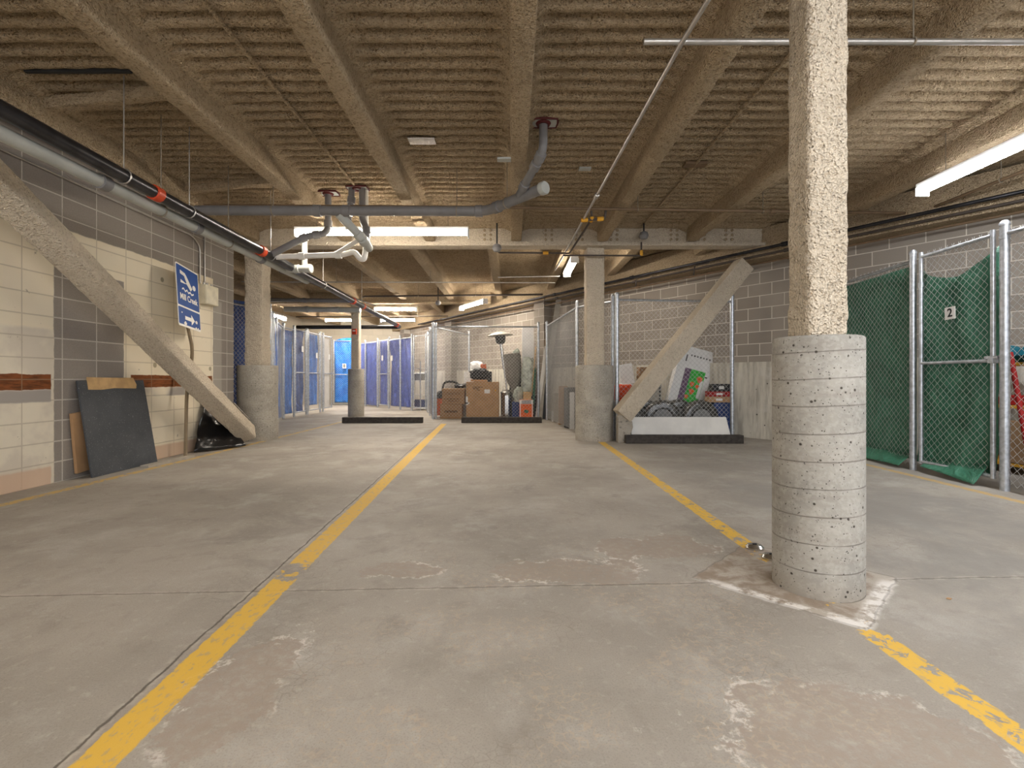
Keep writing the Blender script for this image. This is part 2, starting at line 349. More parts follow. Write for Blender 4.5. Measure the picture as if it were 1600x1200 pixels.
    line(t.math('SUBTRACT', x, 4.22), 0.045, -6, 6.4, 0.40, None, (0.62, 0.38, 0.08), 0.6)
    line(t.math('ADD', x, t.math('SUBTRACT', 4.12, t.math('MULTIPLY', t.math('SUBTRACT', y, 4.0), 0.012))), 0.05, -6, 12.5, 0.44, None, (0.66, 0.42, 0.08), 0.7)
    rough = t.math('ADD', 0.5, t.math('MULTIPLY', big, 0.4))
    return t.done(col, t.bump(hgt, 0.45, 0.006, t.bump(gr, 0.25, 0.003)), rough)
M['floor'] = floor_mat()

# ------------------------------------------------------------------ mesh helpers
def link(o, parent=None):
    COL.objects.link(o)
    if parent is not None: o.parent = parent
    return o
def tag(o, label=None, cat=None, group=None, kind=None):
    for k, v in (('label', label), ('category', cat), ('group', group), ('kind', kind)):
        if v: o[k] = v
    return o
def thing(name, label, cat, loc=(0, 0, 0), rz=0.0, group=None):
    o = bpy.data.objects.new(name, None); o.empty_display_size = 0.1
    o.location = loc; o.rotation_euler = (0, 0, rz); link(o)
    return tag(o, label, cat, group)
class MB:
    def __init__(s): s.v = []; s.f = []; s.mi = []; s.cur = 0
    def add(s, vs, fs):
        o = len(s.v); s.v += [tuple(v) for v in vs]
        for f in fs: s.f.append(tuple(i + o for i in f)); s.mi.append(s.cur)
        return s
    def box(s, c, size, rot=None):
        m = Matrix.Translation(c) @ (rot.to_4x4() if rot is not None else Matrix())
        hx, hy, hz = (q / 2 for q in size)
        vs = [m @ Vector((x, y, z)) for z in (-hz, hz) for y in (-hy, hy) for x in (-hx, hx)]
        return s.add(vs, [(0, 2, 3, 1), (4, 5, 7, 6), (0, 1, 5, 4), (2, 6, 7, 3), (0, 4, 6, 2), (1, 3, 7, 5)])
    def bar(s, a, b, wd, th, twist=0.0, up=(0, 0, 1)):
        a, b = Vector(a), Vector(b); d = (b - a); L = d.length; d.normalize()
        u = Vector(up)
        if abs(d.dot(u)) > 0.98: u = Vector((0, 1, 0))
        sd = d.cross(u).normalized(); u = sd.cross(d)
        rot = Matrix((sd, d, u)).transposed() @ Matrix.Rotation(twist, 3, 'Y')
        return s.box((a + b) / 2, (wd, L, th), rot)
    def tube(s, pts, r, n=8, caps=True, closed=False):
        pts = [Vector(p) for p in pts]; rs = r if isinstance(r, (list, tuple)) else [r] * len(pts)
        N = len(pts); vs = []; fr = None
        for i, p in enumerate(pts):
            if closed: d = pts[(i + 1) % N] - pts[i - 1]
            else: d = pts[min(i + 1, N - 1)] - pts[max(i - 1, 0)]
            d.normalize()
            if fr is None:
                u = Vector((0, 0, 1)) if abs(d.z) < 0.9 else Vector((1, 0, 0))
                fr = d.cross(u).normalized()
            else:
                fr = fr - d * fr.dot(d); fr.normalize()
            g = d.cross(fr)
            for k in range(n):
                a = 2 * math.pi * k / n; vs.append(p + (fr * math.cos(a) + g * math.sin(a)) * rs[i])
        fs = []
        for i in range(N if closed else N - 1):
            j = (i + 1) % N
            for k in range(n):
                k2 = (k + 1) % n; fs.append((i * n + k, i * n + k2, j * n + k2, j * n + k))
        if caps and not closed:
            fs.append(tuple(range(n))[::-1]); fs.append(tuple((N - 1) * n + k for k in range(n)))
        return s.add(vs, fs)
    def lathe(s, prof, c=(0, 0, 0), n=32, m=None):
        vs = []
        T = m if m is not None else Matrix.Translation(c)
        for r, z in prof:
            for k in range(n):
                a = 2 * math.pi * k / n; vs.append(T @ Vector((r * math.cos(a), r * math.sin(a), z)))
        fs = []
        for i in range(len(prof) - 1):
            for k in range(n):
                k2 = (k + 1) % n; fs.append((i * n + k, i * n + k2, (i + 1) * n + k2, (i + 1) * n + k))
        fs.append(tuple(range(n))[::-1]); fs.append(tuple((len(prof) - 1) * n + k for k in range(n)))
        return s.add(vs, fs)
    def prism(s, poly, T, th):
        """poly in local x,z; thickness along local -y..+y"""
        n = len(poly)
        vs = [T @ Vector((x, -th / 2, z)) for x, z in poly] + [T @ Vector((x, th / 2, z)) for x, z in poly]
        fs = [tuple(range(n)), tuple(range(2 * n - 1, n - 1, -1))]
        for i in range(n): j = (i + 1) % n; fs.append((i, i + n, j + n, j))
        return s.add(vs, fs)
    def build(s, name, mat, parent=None, smooth=False, bevel=0.0, loc=None):
        me = bpy.data.meshes.new(name); me.from_pydata([tuple(v) for v in s.v], [], s.f)
        for m in (mat if isinstance(mat, list) else [mat]): me.materials.append(M[m] if isinstance(m, str) else m)
        if isinstance(mat, list): me.polygons.foreach_set('material_index', s.mi)
        if smooth:
            me.polygons.foreach_set('use_smooth', [True] * len(me.polygons))
            try: me.set_sharp_from_angle(angle=R(40))
            except Exception: pass
        me.update()
        o = bpy.data.objects.new(name, me); link(o, parent)
        if loc is not None: o.location = loc
        if bevel:
            b = o.modifiers.new('b', 'BEVEL'); b.width = bevel; b.segments = 2; b.limit_method = 'ANGLE'
        return o
def nearest_mesh(name, V, F, mat, parent=None, smooth=True):
    me = bpy.data.meshes.new(name)
    me.vertices.add(len(V)); me.vertices.foreach_set('co', np.asarray(V, np.float32).ravel())
    F = np.asarray(F, np.int32); nf, k = F.shape
    me.loops.add(nf * k); me.loops.foreach_set('vertex_index', F.ravel())
    me.polygons.add(nf); me.polygons.foreach_set('loop_start', np.arange(0, nf * k, k, dtype=np.int32))
    me.polygons.foreach_set('loop_total', np.full(nf, k, np.int32))
    me.polygons.foreach_set('use_smooth', [smooth] * nf)
    me.materials.append(M[mat] if isinstance(mat, str) else mat); me.update(calc_edges=True)
    o = bpy.data.objects.new(name, me); return link(o, parent)
def rounded(pts, r=0.06, n=5):
    pts = [Vector(p) for p in pts]; out = [pts[0]]
    for i in range(1, len(pts) - 1):
        p, a, b = pts[i], pts[i - 1], pts[i + 1]
        da, db = (a - p), (b - p); q = min(r, da.length * .45, db.length * .45)
        A = p + da.normalized() * q; B = p + db.normalized() * q
        for k in range(n + 1):
            t = k / n; out.append(A * (1 - t) ** 2 + p * 2 * t * (1 - t) + B * t * t)
    out.append(pts[-1]); return out
def rough_box(name, size, T, mat, parent=None, res=0.035, amp=0.008, rad=0.02, flare=0.0):
    """box with a lumpy sprayed skin; local box centred at origin, transformed by T"""
    sx, sy, sz = size; V = []; F = []; off = 0
    ns = [max(2, int(q / res)) for q in size]
    for ax in range(3):
        a, b = [(1, 2), (2, 0), (0, 1)][ax]
        for sg in (-1, 1):
            na, nb = ns[a], ns[b]
            ga, gb = np.meshgrid(np.linspace(-.5, .5, na + 1) * size[a], np.linspace(-.5, .5, nb + 1) * size[b], indexing='ij')
            P = np.zeros((ga.size, 3)); P[:, a] = ga.ravel(); P[:, b] = gb.ravel(); P[:, ax] = sg * size[ax] / 2
            i, j = np.meshgrid(np.arange(na), np.arange(nb), indexing='ij'); q = (i * (nb + 1) + j).ravel() + off
            f = np.stack([q, q + nb + 1, q + nb + 2, q + 1], 1)
            if sg < 0: f = f[:, ::-1]
            V.append(P); F.append(f); off += len(P)
    V = np.concatenate(V); F = np.concatenate(F)
    inner = np.array(size) / 2 - rad
    c = np.clip(V, -inner, inner); d = V - c; L = np.linalg.norm(d, axis=1, keepdims=True); d = d / np.maximum(L, 1e-6)
    Tm = np.array(T.to_3x3()); tr = np.array(T.translation)
    W = c @ Tm.T + tr
    k = vnoise(W + d * 0.05, 9, 3) * 0.6 + vnoise(W + d * .05, 28, 5) * 0.6
    V2 = c + d * (rad + amp * k)[:, None]
    V2 = V2 @ Tm.T + tr
    return nearest_mesh(name, V2, F, mat, parent)
def txt(name, s, size, T, mat, parent, ext=0.0006, align='CENTER'):
    cu = bpy.data.curves.new(name, 'FONT'); cu.body = s; cu.size = size; cu.extrude = ext
    cu.offset = size * 0.02; cu.align_x = align; cu.align_y = 'CENTER'; cu.materials.append(M[mat])
    tmp = bpy.data.objects.new(name + '_curve', cu); COL.objects.link(tmp)
    me = bpy.data.meshes.new_from_object(tmp.evaluated_get(bpy.context.evaluated_depsgraph_get()))
    bpy.data.objects.remove(tmp)
    if not me.materials: me.materials.append(M[mat])
    o = bpy.data.objects.new(name, me); link(o, parent); o.matrix_local = T
    return o
def struct(o): o['kind'] = 'structure'; return o

# ------------------------------------------------------------------ setting
struct(MB().box((2.5, 7.2, -0.1), (26, 27.4, 0.2)).build('floor', 'floor'))
XB = -4.49
o = MB().box((XB - 0.1, 0.9, 1.8), (0.2, 14.1, 3.6)).build('wall_left', 'wall_left'); struct(o)
o = MB().box((0, 0, 1.8), (4.6, 0.2, 3.6)).build('wall_side', 'pilaster'); o.location = (-6.89, 7.85, 0); struct(o)
o = MB().box((0, 0, 1.8), (13, 0.2, 3.6)).build('wall_far_left', 'wall_plain'); o.location = (-8.9, 14.4, 0); o.rotation_euler = (0, 0, R(90)); struct(o)
o = MB().box((0, 0, 1.8), (9, 0.2, 3.6)).build('wall_back', 'wall_plain'); o.location = (-5.2, 20.7, 0); struct(o)
WX = lambda y: 10.32 - 0.727 * y                    # the oblique right-hand wall
WA = math.atan2(1, -0.727)
def wp(y, d=0.0, z=0.0):                            # point on that wall, d metres in front of it
    nx, ny = -1 / 1.2364, -0.727 / 1.2364
    return Vector((WX(y) + nx * d, y + ny * d, z))
a, b = wp(21.2), wp(0.4)
Lw = (b - a).length
o = MB().box((Lw / 2, 0.1, 1.8), (Lw, 0.2, 3.6)).build('wall_right', 'wall_right'); o.location = a
wall_rot = math.atan2(b.y - a.y, b.x - a.x); o.rotation_euler = (0, 0, wall_rot); struct(o)
o = MB().box((Lw / 2, -0.02, 0.655), (Lw, 0.04, 1.31)).build('trim_1', 'kicker', bevel=0.006); o.location = a; o.rotation_euler = (0, 0, wall_rot); struct(o)
o = rough_box('trim_2', (Lw - 0.4, 0.34, 0.50), Matrix.Translation(a + (b - a) / 2 + Vector((0, 0, 3.25))) @ Matrix.Rotation(wall_rot, 4, 'Z') @ Matrix.Translation((0, -0.12, 0)), 'spray', None, 0.07, 0.008); struct(o)
for yy, nm, wdt in ((12.95, 'trim_3', 0.42), (16.9, 'trim_4', 0.42), (20.0, 'trim_5', 0.4)):
    p = wp(yy, 0.12)
    o = MB().box((0, 0, 1.55), (wdt, 0.28, 3.1)).build(nm, 'pilaster', bevel=0.006); o.location = p; o.rotation_euler = (0, 0, wall_rot); struct(o)
o = MB().box((0, 0, 1.8), (0.2, 6.6, 3.6)).build('wall_east', 'wall_right'); o.location = (10.2, -2.6, 0); struct(o)

# ribbed ceiling deck coated with spray
ZD = 3.54
BF = [-4.2, -2.70, -1.33, 0.07, 1.47, 2.93, 4.62]
BR = [-7.2, -5.8, -4.4, -3.05, -1.73, -0.35, 0.95, 2.15, 3.4]
GY = [8.15, 14.1]
def deck():
    xs = np.concatenate([np.linspace(-9, -4.6, 30)[:-1], np.linspace(-4.6, 5.2, 220)[:-1], np.linspace(5.2, 10.3, 20)])
    ys = np.concatenate([np.linspace(-6, 2.3, 40)[:-1], np.arange(2.3, 9, 0.155 / 14), np.arange(9, 21, 0.155 / 9)])
    X, Y = np.meshgrid(xs, ys, indexing='ij'); X = X.ravel(); Y = Y.ravel()
    ph = (Y / 0.155) % 1.0
    wv = np.clip((np.abs(ph - 0.5) - 0.31) / 0.09, -1, 1)       # 1 in grooves, -1 on the ribs
    wv = 0.5 + 0.5 * np.sin(wv * math.pi / 2)
    def near(cs, q, hw, fall):
        d = np.min(np.abs(q[:, None] - np.array(cs)[None]), axis=1) - hw
        return np.clip(1 - d / fall, 0, 1)
    nb = np.where(Y < GY[0], near(BF, X, 0.08, 0.16), near(BR, X, 0.08, 0.14))
    ng = near(GY, Y, 0.12, 0.10)
    wob = vnoise(np.stack([X, Y, X * 0], 1), 2.1, 9)
    fade = np.clip(1 - 1.3 * nb, 0, 1) * (1 - ng)
    fade = fade * np.clip(1.3 - 1.2 * np.clip(wob - 0.35, 0, 1), 0, 1) * np.clip((4.75 - X) / 0.15, 0.0, 1)
    z = ZD - 0.01 + (0.065 * wv - 0.012 * np.cos((ph - 0.5) * 2 * math.pi)) * fade - 0.06 * nb ** 2 - 0.05 * ng ** 2
    P3 = np.stack([X, Y, X * 0], 1)
    z += 0.004 * vnoise(P3, 14, 2) + 0.005 * vnoise(P3, 38, 4) + 0.006 * wob
    V = np.stack([X, Y, z], 1); na, nb_ = len(xs), len(ys)
    i, j = np.meshgrid(np.arange(na - 1), np.arange(nb_ - 1), indexing='ij'); q = (i * nb_ + j).ravel()
    F = np.stack([q, q + 1, q + nb_ + 1, q + nb_], 1)
    return nearest_mesh('ceiling', V, F, 'spray')
struct(deck())

# ------------------------------------------------------------------ beams
def beam(x, y0, y1, label, group, wdt=0.17, zb=3.26, mat='spray', res=0.035, ztop=3.50):
    c = Matrix.Translation((x, (y0 + y1) / 2, (zb + ztop) / 2))
    o = rough_box('ceiling_beam', (wdt, y1 - y0, ztop - zb), c, mat, None, res, 0.007, 0.02)
    o['kind'] = 'thing'
    return tag(o, label, 'beam', group)
for (x0, y0, x1, y1, lab) in ((-4.05, 4.30, -2.82, 4.10, 'sprayed angle brace between the two leftmost near beams, closer to the viewpoint'), (-4.1, 6.22, -2.80, 5.92, 'sprayed angle brace between the two leftmost near beams, closer to the cross girder')):
    v_ = Vector((x1 - x0, y1 - y0, 0)); o = rough_box('cross_brace', (v_.length, 0.09, 0.10), Matrix.Translation(((x0 + x1) / 2, (y0 + y1) / 2, 3.41)) @ Matrix.Rotation(math.atan2(v_.y, v_.x), 4, 'Z'), 'spray', None, 0.03, 0.01, 0.02)
    tag(o, lab, 'brace', None, 'thing')
o = MB().box((-3.52, 4.0, 3.525), (0.86, 0.03, 0.04)).build('dark_deck_gap', 'ink'); struct(o)  # black strip standing in for a dark gap in the deck
names = ['sprayed ceiling beam above the left block wall and black pipe', 'sprayed ceiling beam just right of the long black pipe, second from the left wall',
         'sprayed ceiling beam crossing the grey cross pipe left of the white drain stub patch', 'straight sprayed ceiling beam over the middle of the aisle, beside the capped grey pipe end',
         'sprayed ceiling beam running into the round column with the diagonal brace', 'sprayed ceiling beam passing behind the top of the large pitted column',
         'sprayed ceiling beam beside the long strip light over the green cage']
for x, nm in zip(BF, names): beam(x, -5.8, 8.05, nm, 'near bay ceiling beams')
rn = ['near the far left wall', 'over the blue tarp cages', 'above the slim far column', 'left of the far cross lamp', 'in the middle of the rear bay', 'beside the hanging heat detector', 'behind the short strip light', 'lit brightly behind the braced column', 'closest to the right block wall in the rear bay']
for x, nm in zip(BR, rn):
    beam(x, 8.28, min(13.95, (10.32 - x) / 0.727 - 0.5), 'sprayed beam of the rear bay ' + nm, 'rear bay ceiling beams', res=0.06)
for x, nm in zip([-7.2, -5.6, -4.0, -2.4], ['by the far left wall', 'over the bright blue door', 'over the violet cages', 'beside the right wall end']):
    beam(x, 14.25, min(20.5, (10.32 - x) / 0.727 - 0.5), 'sprayed beam at the very back of the garage ' + nm, 'far back ceiling beams', res=0.08)
g = thing('ceiling_girder', 'deep sprayed steel cross girder with riveted plates spanning the hall at the round columns', 'girder', (0, 8.15, 0))
rough_box('web', (12.0, 0.16, 0.30), Matrix.Translation((-1.6, 0, 3.40)), 'spray_light', g, 0.05, 0.005)
rough_box('flange', (12.0, 0.26, 0.06), Matrix.Translation((-1.6, 0, 3.22)), 'spray_light', g, 0.04, 0.006, 0.015)
for x0 in (0.55, 1.05, 1.62, 2.6, 3.05, 3.5, -0.45):
    for k in range(2):
        for j in range(3): MB().lathe([(0.024, 0), (0.022, 0.016), (0.008, 0.024)], m=Matrix.Translation((x0 + k * 0.10, -0.085, 3.30 + j * 0.075)) @ Matrix.Rotation(R(90), 4, 'X'), n=8).build('bolt', 'spray', g, smooth=True)
g = thing('ceiling_girder', 'farther sprayed cross girder above the slim red-marked column', 'girder', (0, 14.1, 0))
rough_box('web', (8.0, 0.16, 0.34), Matrix.Translation((-4.6, 0, 3.36)), 'spray', g, 0.08, 0.005)
rough_box('flange', (8.0, 0.26, 0.06), Matrix.Translation((-4.6, 0, 3.19)), 'spray', g, 0.07, 0.006, 0.015)

# ------------------------------------------------------------------ columns
def column(x, y, r, hp, wpost, zt, label, pm, sm, cy=None, res=0.03, amp=0.009):
    t = thing('column', label, 'column', (x, y, 0)); t['kind'] = 'thing'
    prof = [(r, 0.0), (r, 0.3), (r, 0.8), (r, hp - 0.012), (r - 0.006, hp - 0.003), (r - 0.015, hp), (0.02, hp)]
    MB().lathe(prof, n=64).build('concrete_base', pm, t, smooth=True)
    rough_box('sprayed_post', (wpost, wpost, zt - hp + 0.02), Matrix.Translation((0, 0, (zt + hp) / 2 - 0.005)), sm, t, res, amp, 0.03)
    return t
c = column(1.51, 2.44, 0.198, 1.225, 0.195, 3.55, 'large pitted round concrete column in front with a square rough sprayed post on top', 'pier_near', 'spray_light', res=0.014, amp=0.006)
column(1.38, 8.28, 0.315, 1.245, 0.30, 3.19, 'round concrete column at the foot of the diagonal brace in front of the tyre cage', 'pier', 'spray_light', amp=0.008)
column(-4.28, 8.30, 0.315, 1.245, 0.30, 3.19, 'round concrete column at the end of the left block wall, post crusted with lumpy spray', 'pier', 'spray_light', amp=0.022)
fc = column(-4.27, 13.5, 0.215, 1.29, 0.22, 3.2, 'slim far column in the aisle with a red alarm on its post', 'pier', 'spray_light', amp=0.004)
al = thing('fire_alarm', 'small red fire alarm strobe fixed on the slim far column post', 'fire alarm', (-4.27, 13.375, 2.30))
MB().box((0, -0.025, 0), (0.12, 0.05, 0.15)).build('housing', 'red', al, bevel=0.008)
MB().box((0, -0.06, 0.02), (0.07, 0.02, 0.03)).build('strobe_lens', 'signwhite', al)

# ------------------------------------------------------------------ braces
def brace(a, b, wd, twist, label, mat='spray_light'):
    a, b = Vector(a), Vector(b); d = (b - a); L = d.length; d.normalize()
    sd = d.cross(Vector((0, 0, 1))).normalized(); u = sd.cross(d)
    rot = (Matrix((sd, d, u)).transposed() @ Matrix.Rotation(twist, 3, 'Y')).to_4x4()
    t = thing('diagonal_brace', label, 'brace', a)
    return t, L, rot, d
A, B = Vector((-4.08, 7.62, 0.16)), Vector((-4.12, 2.70, 3.38))
t, L, rot, d = brace(A, B, 0.27, 0, 'thick sprayed diagonal brace rising across the left painted wall toward the ceiling')
rough_box('sprayed_shaft', (0.235, L, 0.235), Matrix.Translation((B - A) / 2) @ rot @ Matrix.Rotation(R(22), 4, 'Y'), 'spray_light', t, 0.025, 0.007, 0.03)
o = MB().box((0, 0, 0), (0.245, 0.5, 0.02)).build('bare_steel_plate', 'bracewhite', t); o.matrix_local = Matrix.Translation((B - A) * 0.075) @ rot @ Matrix.Rotation(R(22), 4, 'Y') @ Matrix.Translation((0, 0, 0.122))
A, B = Vector((1.76, 7.93, 0.42)), Vector((3.89, 8.27, 2.935))
t, L, rot, d = brace(A, B, 0.27, 0, 'sprayed diagonal brace rising right from the round column to the grey block wall')
rough_box('sprayed_shaft', (0.25, L, 0.285), Matrix.Translation((B - A) / 2) @ rot, 'spray_light', t, 0.03, 0.004, 0.015)
gs = MB(); gs.prism([(-0.07, 0.0), (0.08, 0.0), (0.17, 0.25), (0.16, 0.34), (-0.02, 0.46), (-0.07, 0.42)], Matrix.Translation((0, 0, -0.42)), 0.16)
gs.build('concrete_foot', 'pier', t, bevel=0.01)
for q in ((-0.02, -0.08), (0.07, -0.07), (-0.03, -0.17), (0.03, -0.26)): MB().lathe([(0.018, 0), (0.016, 0.012), (0.004, 0.016)], m=Matrix.Translation((q[0], -0.08, q[1])) @ Matrix.Rotation(R(90), 4, 'X'), n=10).build('bolt', 'bracewhite', t, smooth=True)

# ------------------------------------------------------------------ light fixtures
lensm = {}
for x, y, z, L, rz, k, lab in FIX:
    t = thing('strip_light', lab, 'ceiling light', (x, y, z), R(rz), 'fluorescent strip lights')
    MB().box((0, 0, 0.045), (L, 0.13, 0.05)).build('housing', 'white', t, bevel=0.004)
    for sx in (-1, 1):
        MB().box((sx * (L / 2 - 0.008), 0, -0.02), (0.016, 0.15, 0.09)).build('end_cap', 'white', t, bevel=0.006)
        MB().tube([(sx * L * 0.38, 0, 0.07), (sx * L * 0.38, 0, 3.5 - z)], 0.004, 6).build('hanger_rod', 'rod', t)
    key = (round(k, 2), x > 4 or (x > 2 and y < 1))
    if key not in lensm: lensm[key] = lens('lamp_lens', k, (0.97, 0.98, 1.0) if key[1] else (1.0, 0.90, 0.77))
    m = MB(); n = 10; prof = [(0.072 * math.cos(a), -0.055 * math.sin(a) + 0.02) for a in [math.pi * i / n for i in range(n + 1)]]
    vs = [(sx * (L / 2 - 0.016), py, pz) for sx in (-1, 1) for py, pz in prof]
    nn = n + 1; m.add(vs, [(i, i + 1, nn + i + 1, nn + i) for i in range(n)] + [(n, 0, nn, nn + n)] + [tuple(range(nn))[::-1], tuple(range(nn, 2 * nn))])
    m.build('diffuser', lensm[key], t, smooth=True)

# ------------------------------------------------------------------ pipes
def pipe(name, label, cat, pts, r, mat, rr=0.08, hangers=(), couplings=(), cmat=None, group=None, n=14, hang_r=None):
    pts = [Vector(p) for p in pts]
    t = thing(name, label, cat, pts[0], 0, group)
    q = rounded([p - pts[0] for p in pts], rr)
    MB().tube(q, r, n).build('pipe_run', mat, t, smooth=True)
    def at(s):
        tot = [0]
        for i in range(len(q) - 1): tot.append(tot[-1] + (q[i + 1] - q[i]).length)
        L = s * tot[-1]
        for i in range(len(q) - 1):
            if tot[i + 1] >= L:
                f = (L - tot[i]) / max(1e-6, tot[i + 1] - tot[i]); return q[i].lerp(q[i + 1], f), (q[i + 1] - q[i]).normalized()
        return q[-1], (q[-1] - q[-2]).normalized()
    for s in hangers:
        p, d = at(s); m = MB()
        sd = d.cross(Vector((0, 0, 1))).normalized(); up = Vector((0, 0, 1))
        ring = [p + (sd * math.cos(a) + up * math.sin(a)) * (r + 0.005) for a in [2 * math.pi * i / 16 for i in range(16)]]
        m.tube(ring, 0.006, 6, closed=True)
        m.tube([p + up * (r + 0.004), Vector((p.x, p.y, 3.52 - pts[0].z))], 0.005, 6)
        m.build('hanger', 'rod' if mat != 'blackpipe' else 'conduit', t)
    for s in couplings:
        p, d = at(s); MB().tube([p - d * 0.045, p - d * 0.04, p + d * 0.04, p + d * 0.045], [r + .002, r + 0.012, r + 0.012, r + .002], n).build('coupling', cmat or mat, t, smooth=True)
    return t
pipe('drain_pipe', 'long glossy black steel pipe with orange clamps running along the left side', 'pipe',
     [(-3.22, 0.6, 2.75), (-3.20, 3.08, 2.71), (-3.20, 14.0, 2.515), (-3.25, 14.15, 2.51), (-6.2, 14.2, 2.51)], 0.056, 'blackpipe', 0.12,
     hangers=(0.21, 0.26, 0.36, 0.47, 0.60), couplings=(0.232, 0.345, 0.565, 0.605, 0.79), cmat='red')
pipe('drain_pipe', 'pale grey plastic pipe running beside the left block wall under the black pipe', 'pipe',
     [(-3.32, 0.6, 2.62), (-3.33, 8.0, 2.61)], 0.052, 'palepipe', hangers=(0.30, 0.55, 0.7), couplings=(0.46, 0.62, 0.8), cmat='greypipe')
pipe('electrical_conduit', 'thin metal conduit low on the left wall bending down into the ivory box', 'conduit',
     [(-4.47, 0.5, 3.04), (-4.47, 6.9, 3.02), (-4.47, 7.06, 2.92), (-4.47, 7.06, 2.39)], 0.011, 'conduit', 0.12)
pipe('electrical_conduit', 'short vertical metal conduit dropping from the pale pipe to the ivory box', 'conduit',
     [(-4.47, 7.17, 3.3), (-4.47, 7.17, 2.39)], 0.011, 'conduit')
t = thing('junction_box', 'ivory square electrical box on the wall just right of the blue sign', 'junction box', (-4.44, 7.22, 2.24))
MB().box((0, 0, 0), (0.10, 0.30, 0.28)).build('enclosure', 'ivory', t, bevel=0.008)
MB().box((0.052, 0, 0), (0.008, 0.28, 0.26)).build('cover', 'ivory', t, bevel=0.002)
for yy in (-0.12, -0.05, 0.06): MB().tube([(0, yy, 0.13), (0, yy, 0.17)], 0.018, 8).build('fitting', 'conduit', t)
# grey cross pipe with angled capped end
t = pipe('waste_pipe', 'thick dark grey cross pipe hung under the ceiling, ending in a round capped end', 'pipe',
     [(-3.75, 5.85, 3.02), (-0.30, 5.85, 3.01), (0.33, 5.17, 3.02)], 0.057, 'greypipe', 0.15, hangers=(0.21, 0.71, 0.87), couplings=(0.33, 0.41, 0.77, 0.83))
MB().lathe([(0.068, 0), (0.07, 0.05), (0.062, 0.062), (0.02, 0.064)], m=Matrix.Translation((4.06, -0.66, 0)) @ Matrix.Rotation(R(-137), 4, 'Z') @ Matrix.Rotation(R(-90), 4, 'X'), n=20).build('end_cap', 'palepipe', t, smooth=True)
pipe('waste_riser', 'grey riser pipe dropping from the red sealed plate to the capped pipe', 'pipe',
     [(0.305, 4.8, 3.54), (0.305, 4.8, 3.24), (0.08, 5.38, 3.03)], 0.042, 'greypipe', 0.1, couplings=(0.38, 0.52, 0.85))
def plate(x, y, label, w=0.26, d=0.16, holes=True):
    t = thing('firestop_plate', label, 'ceiling plate', (x, y, 3.515), 0)
    MB().box((0, 0, 0), (w, d, 0.012)).build('plate', 'palepipe', t)
    pts = [(w / 2, d / 2), (0.05, d / 2 + .01), (-w / 2, d / 2), (-w / 2 - .01, 0), (-w / 2, -d / 2), (0, -d / 2 - .01), (w / 2, -d / 2), (w / 2 + .01, 0)]
    MB().tube([(a_, b_, -0.002) for a_, b_ in pts], 0.012, 6, closed=True).build('sealant_edge', 'darkred', t, smooth=True)
    MB().tube([(0.055 * math.cos(a), 0.055 * math.sin(a), -0.008) for a in [i * math.pi / 8 for i in range(16)]], 0.02, 6, closed=True).build('sealant_ring', 'darkred', t, smooth=True)
plate(0.305, 4.8, 'white ceiling plate edged in dark red sealant around the riser near the middle beam')
plate(-2.47, 6.62, 'white ceiling plate with red sealant above the left grey riser')
plate(-2.02, 6.45, 'red sealed ceiling plate around the twin risers above the cross pipe')
pipe('waste_riser', 'grey riser pipe bending left and down toward the pale pipe', 'pipe',
     [(-2.47, 6.62, 3.52), (-2.47, 6.62, 2.98), (-2.72, 6.55, 2.92), (-3.25, 6.5, 2.62)], 0.043, 'greypipe', 0.1, couplings=(0.30, 0.48, 0.6))
pipe('waste_branch', 'pale thick branch pipe angling down and right from the cross pipe', 'pipe',
     [(-2.06, 5.86, 2.98), (-1.84, 6.1, 2.74), (-1.84, 6.35, 2.70)], 0.052, 'palepipe', 0.08, couplings=(0.52, 0.66), cmat='palepipe')
pipe('waste_riser', 'grey twin riser pipe with elbow under the red sealed plate', 'pipe',
     [(-2.10, 6.45, 3.52), (-2.10, 6.45, 3.36), (-2.14, 6.45, 3.2), (-2.14, 6.45, 2.98)], 0.04, 'greypipe', 0.06, couplings=(0.3, 0.6))
pipe('waste_riser', 'grey twin riser pipe curving down behind the bright strip light', 'pipe',
     [(-1.96, 6.45, 3.52), (-1.96, 6.45, 3.1), (-1.90, 6.45, 2.98), (-1.90, 6.45, 2.72)], 0.042, 'greypipe', 0.06, couplings=(0.4, 0.7))
pipe('drain_trap', 'white plastic drain pipe with a curved trap under the strip light', 'pipe',
     [(-3.25, 6.6, 2.65), (-2.25, 6.55, 2.67), (-2.08, 6.5, 2.70), (-2.0, 6.5, 2.60), (-1.95, 6.5, 2.60), (-1.93, 6.5, 2.70), (-1.93, 6.5, 3.5)], 0.036, 'whitepipe', 0.05, couplings=(0.2, 0.42))
pipe('drain_branch', 'thin white plastic pipe slanting up from the trap pipe', 'pipe', [(-2.35, 6.55, 2.68), (-1.95, 6.3, 2.80)], 0.026, 'whitepipe', hangers=())
pipe('drain_stub', 'short capped pale pipe stub below the white trap pipe', 'pipe', [(-3.3, 7.2, 2.62), (-2.93, 7.15, 2.62)], 0.05, 'palepipe', couplings=(0.45, 0.95), cmat='palepipe')
pipe('drain_stub', 'short upright grey pipe joining the capped stub from above', 'pipe', [(-3.03, 7.2, 2.62), (-3.03, 7.2, 3.15)], 0.04, 'palepipe')
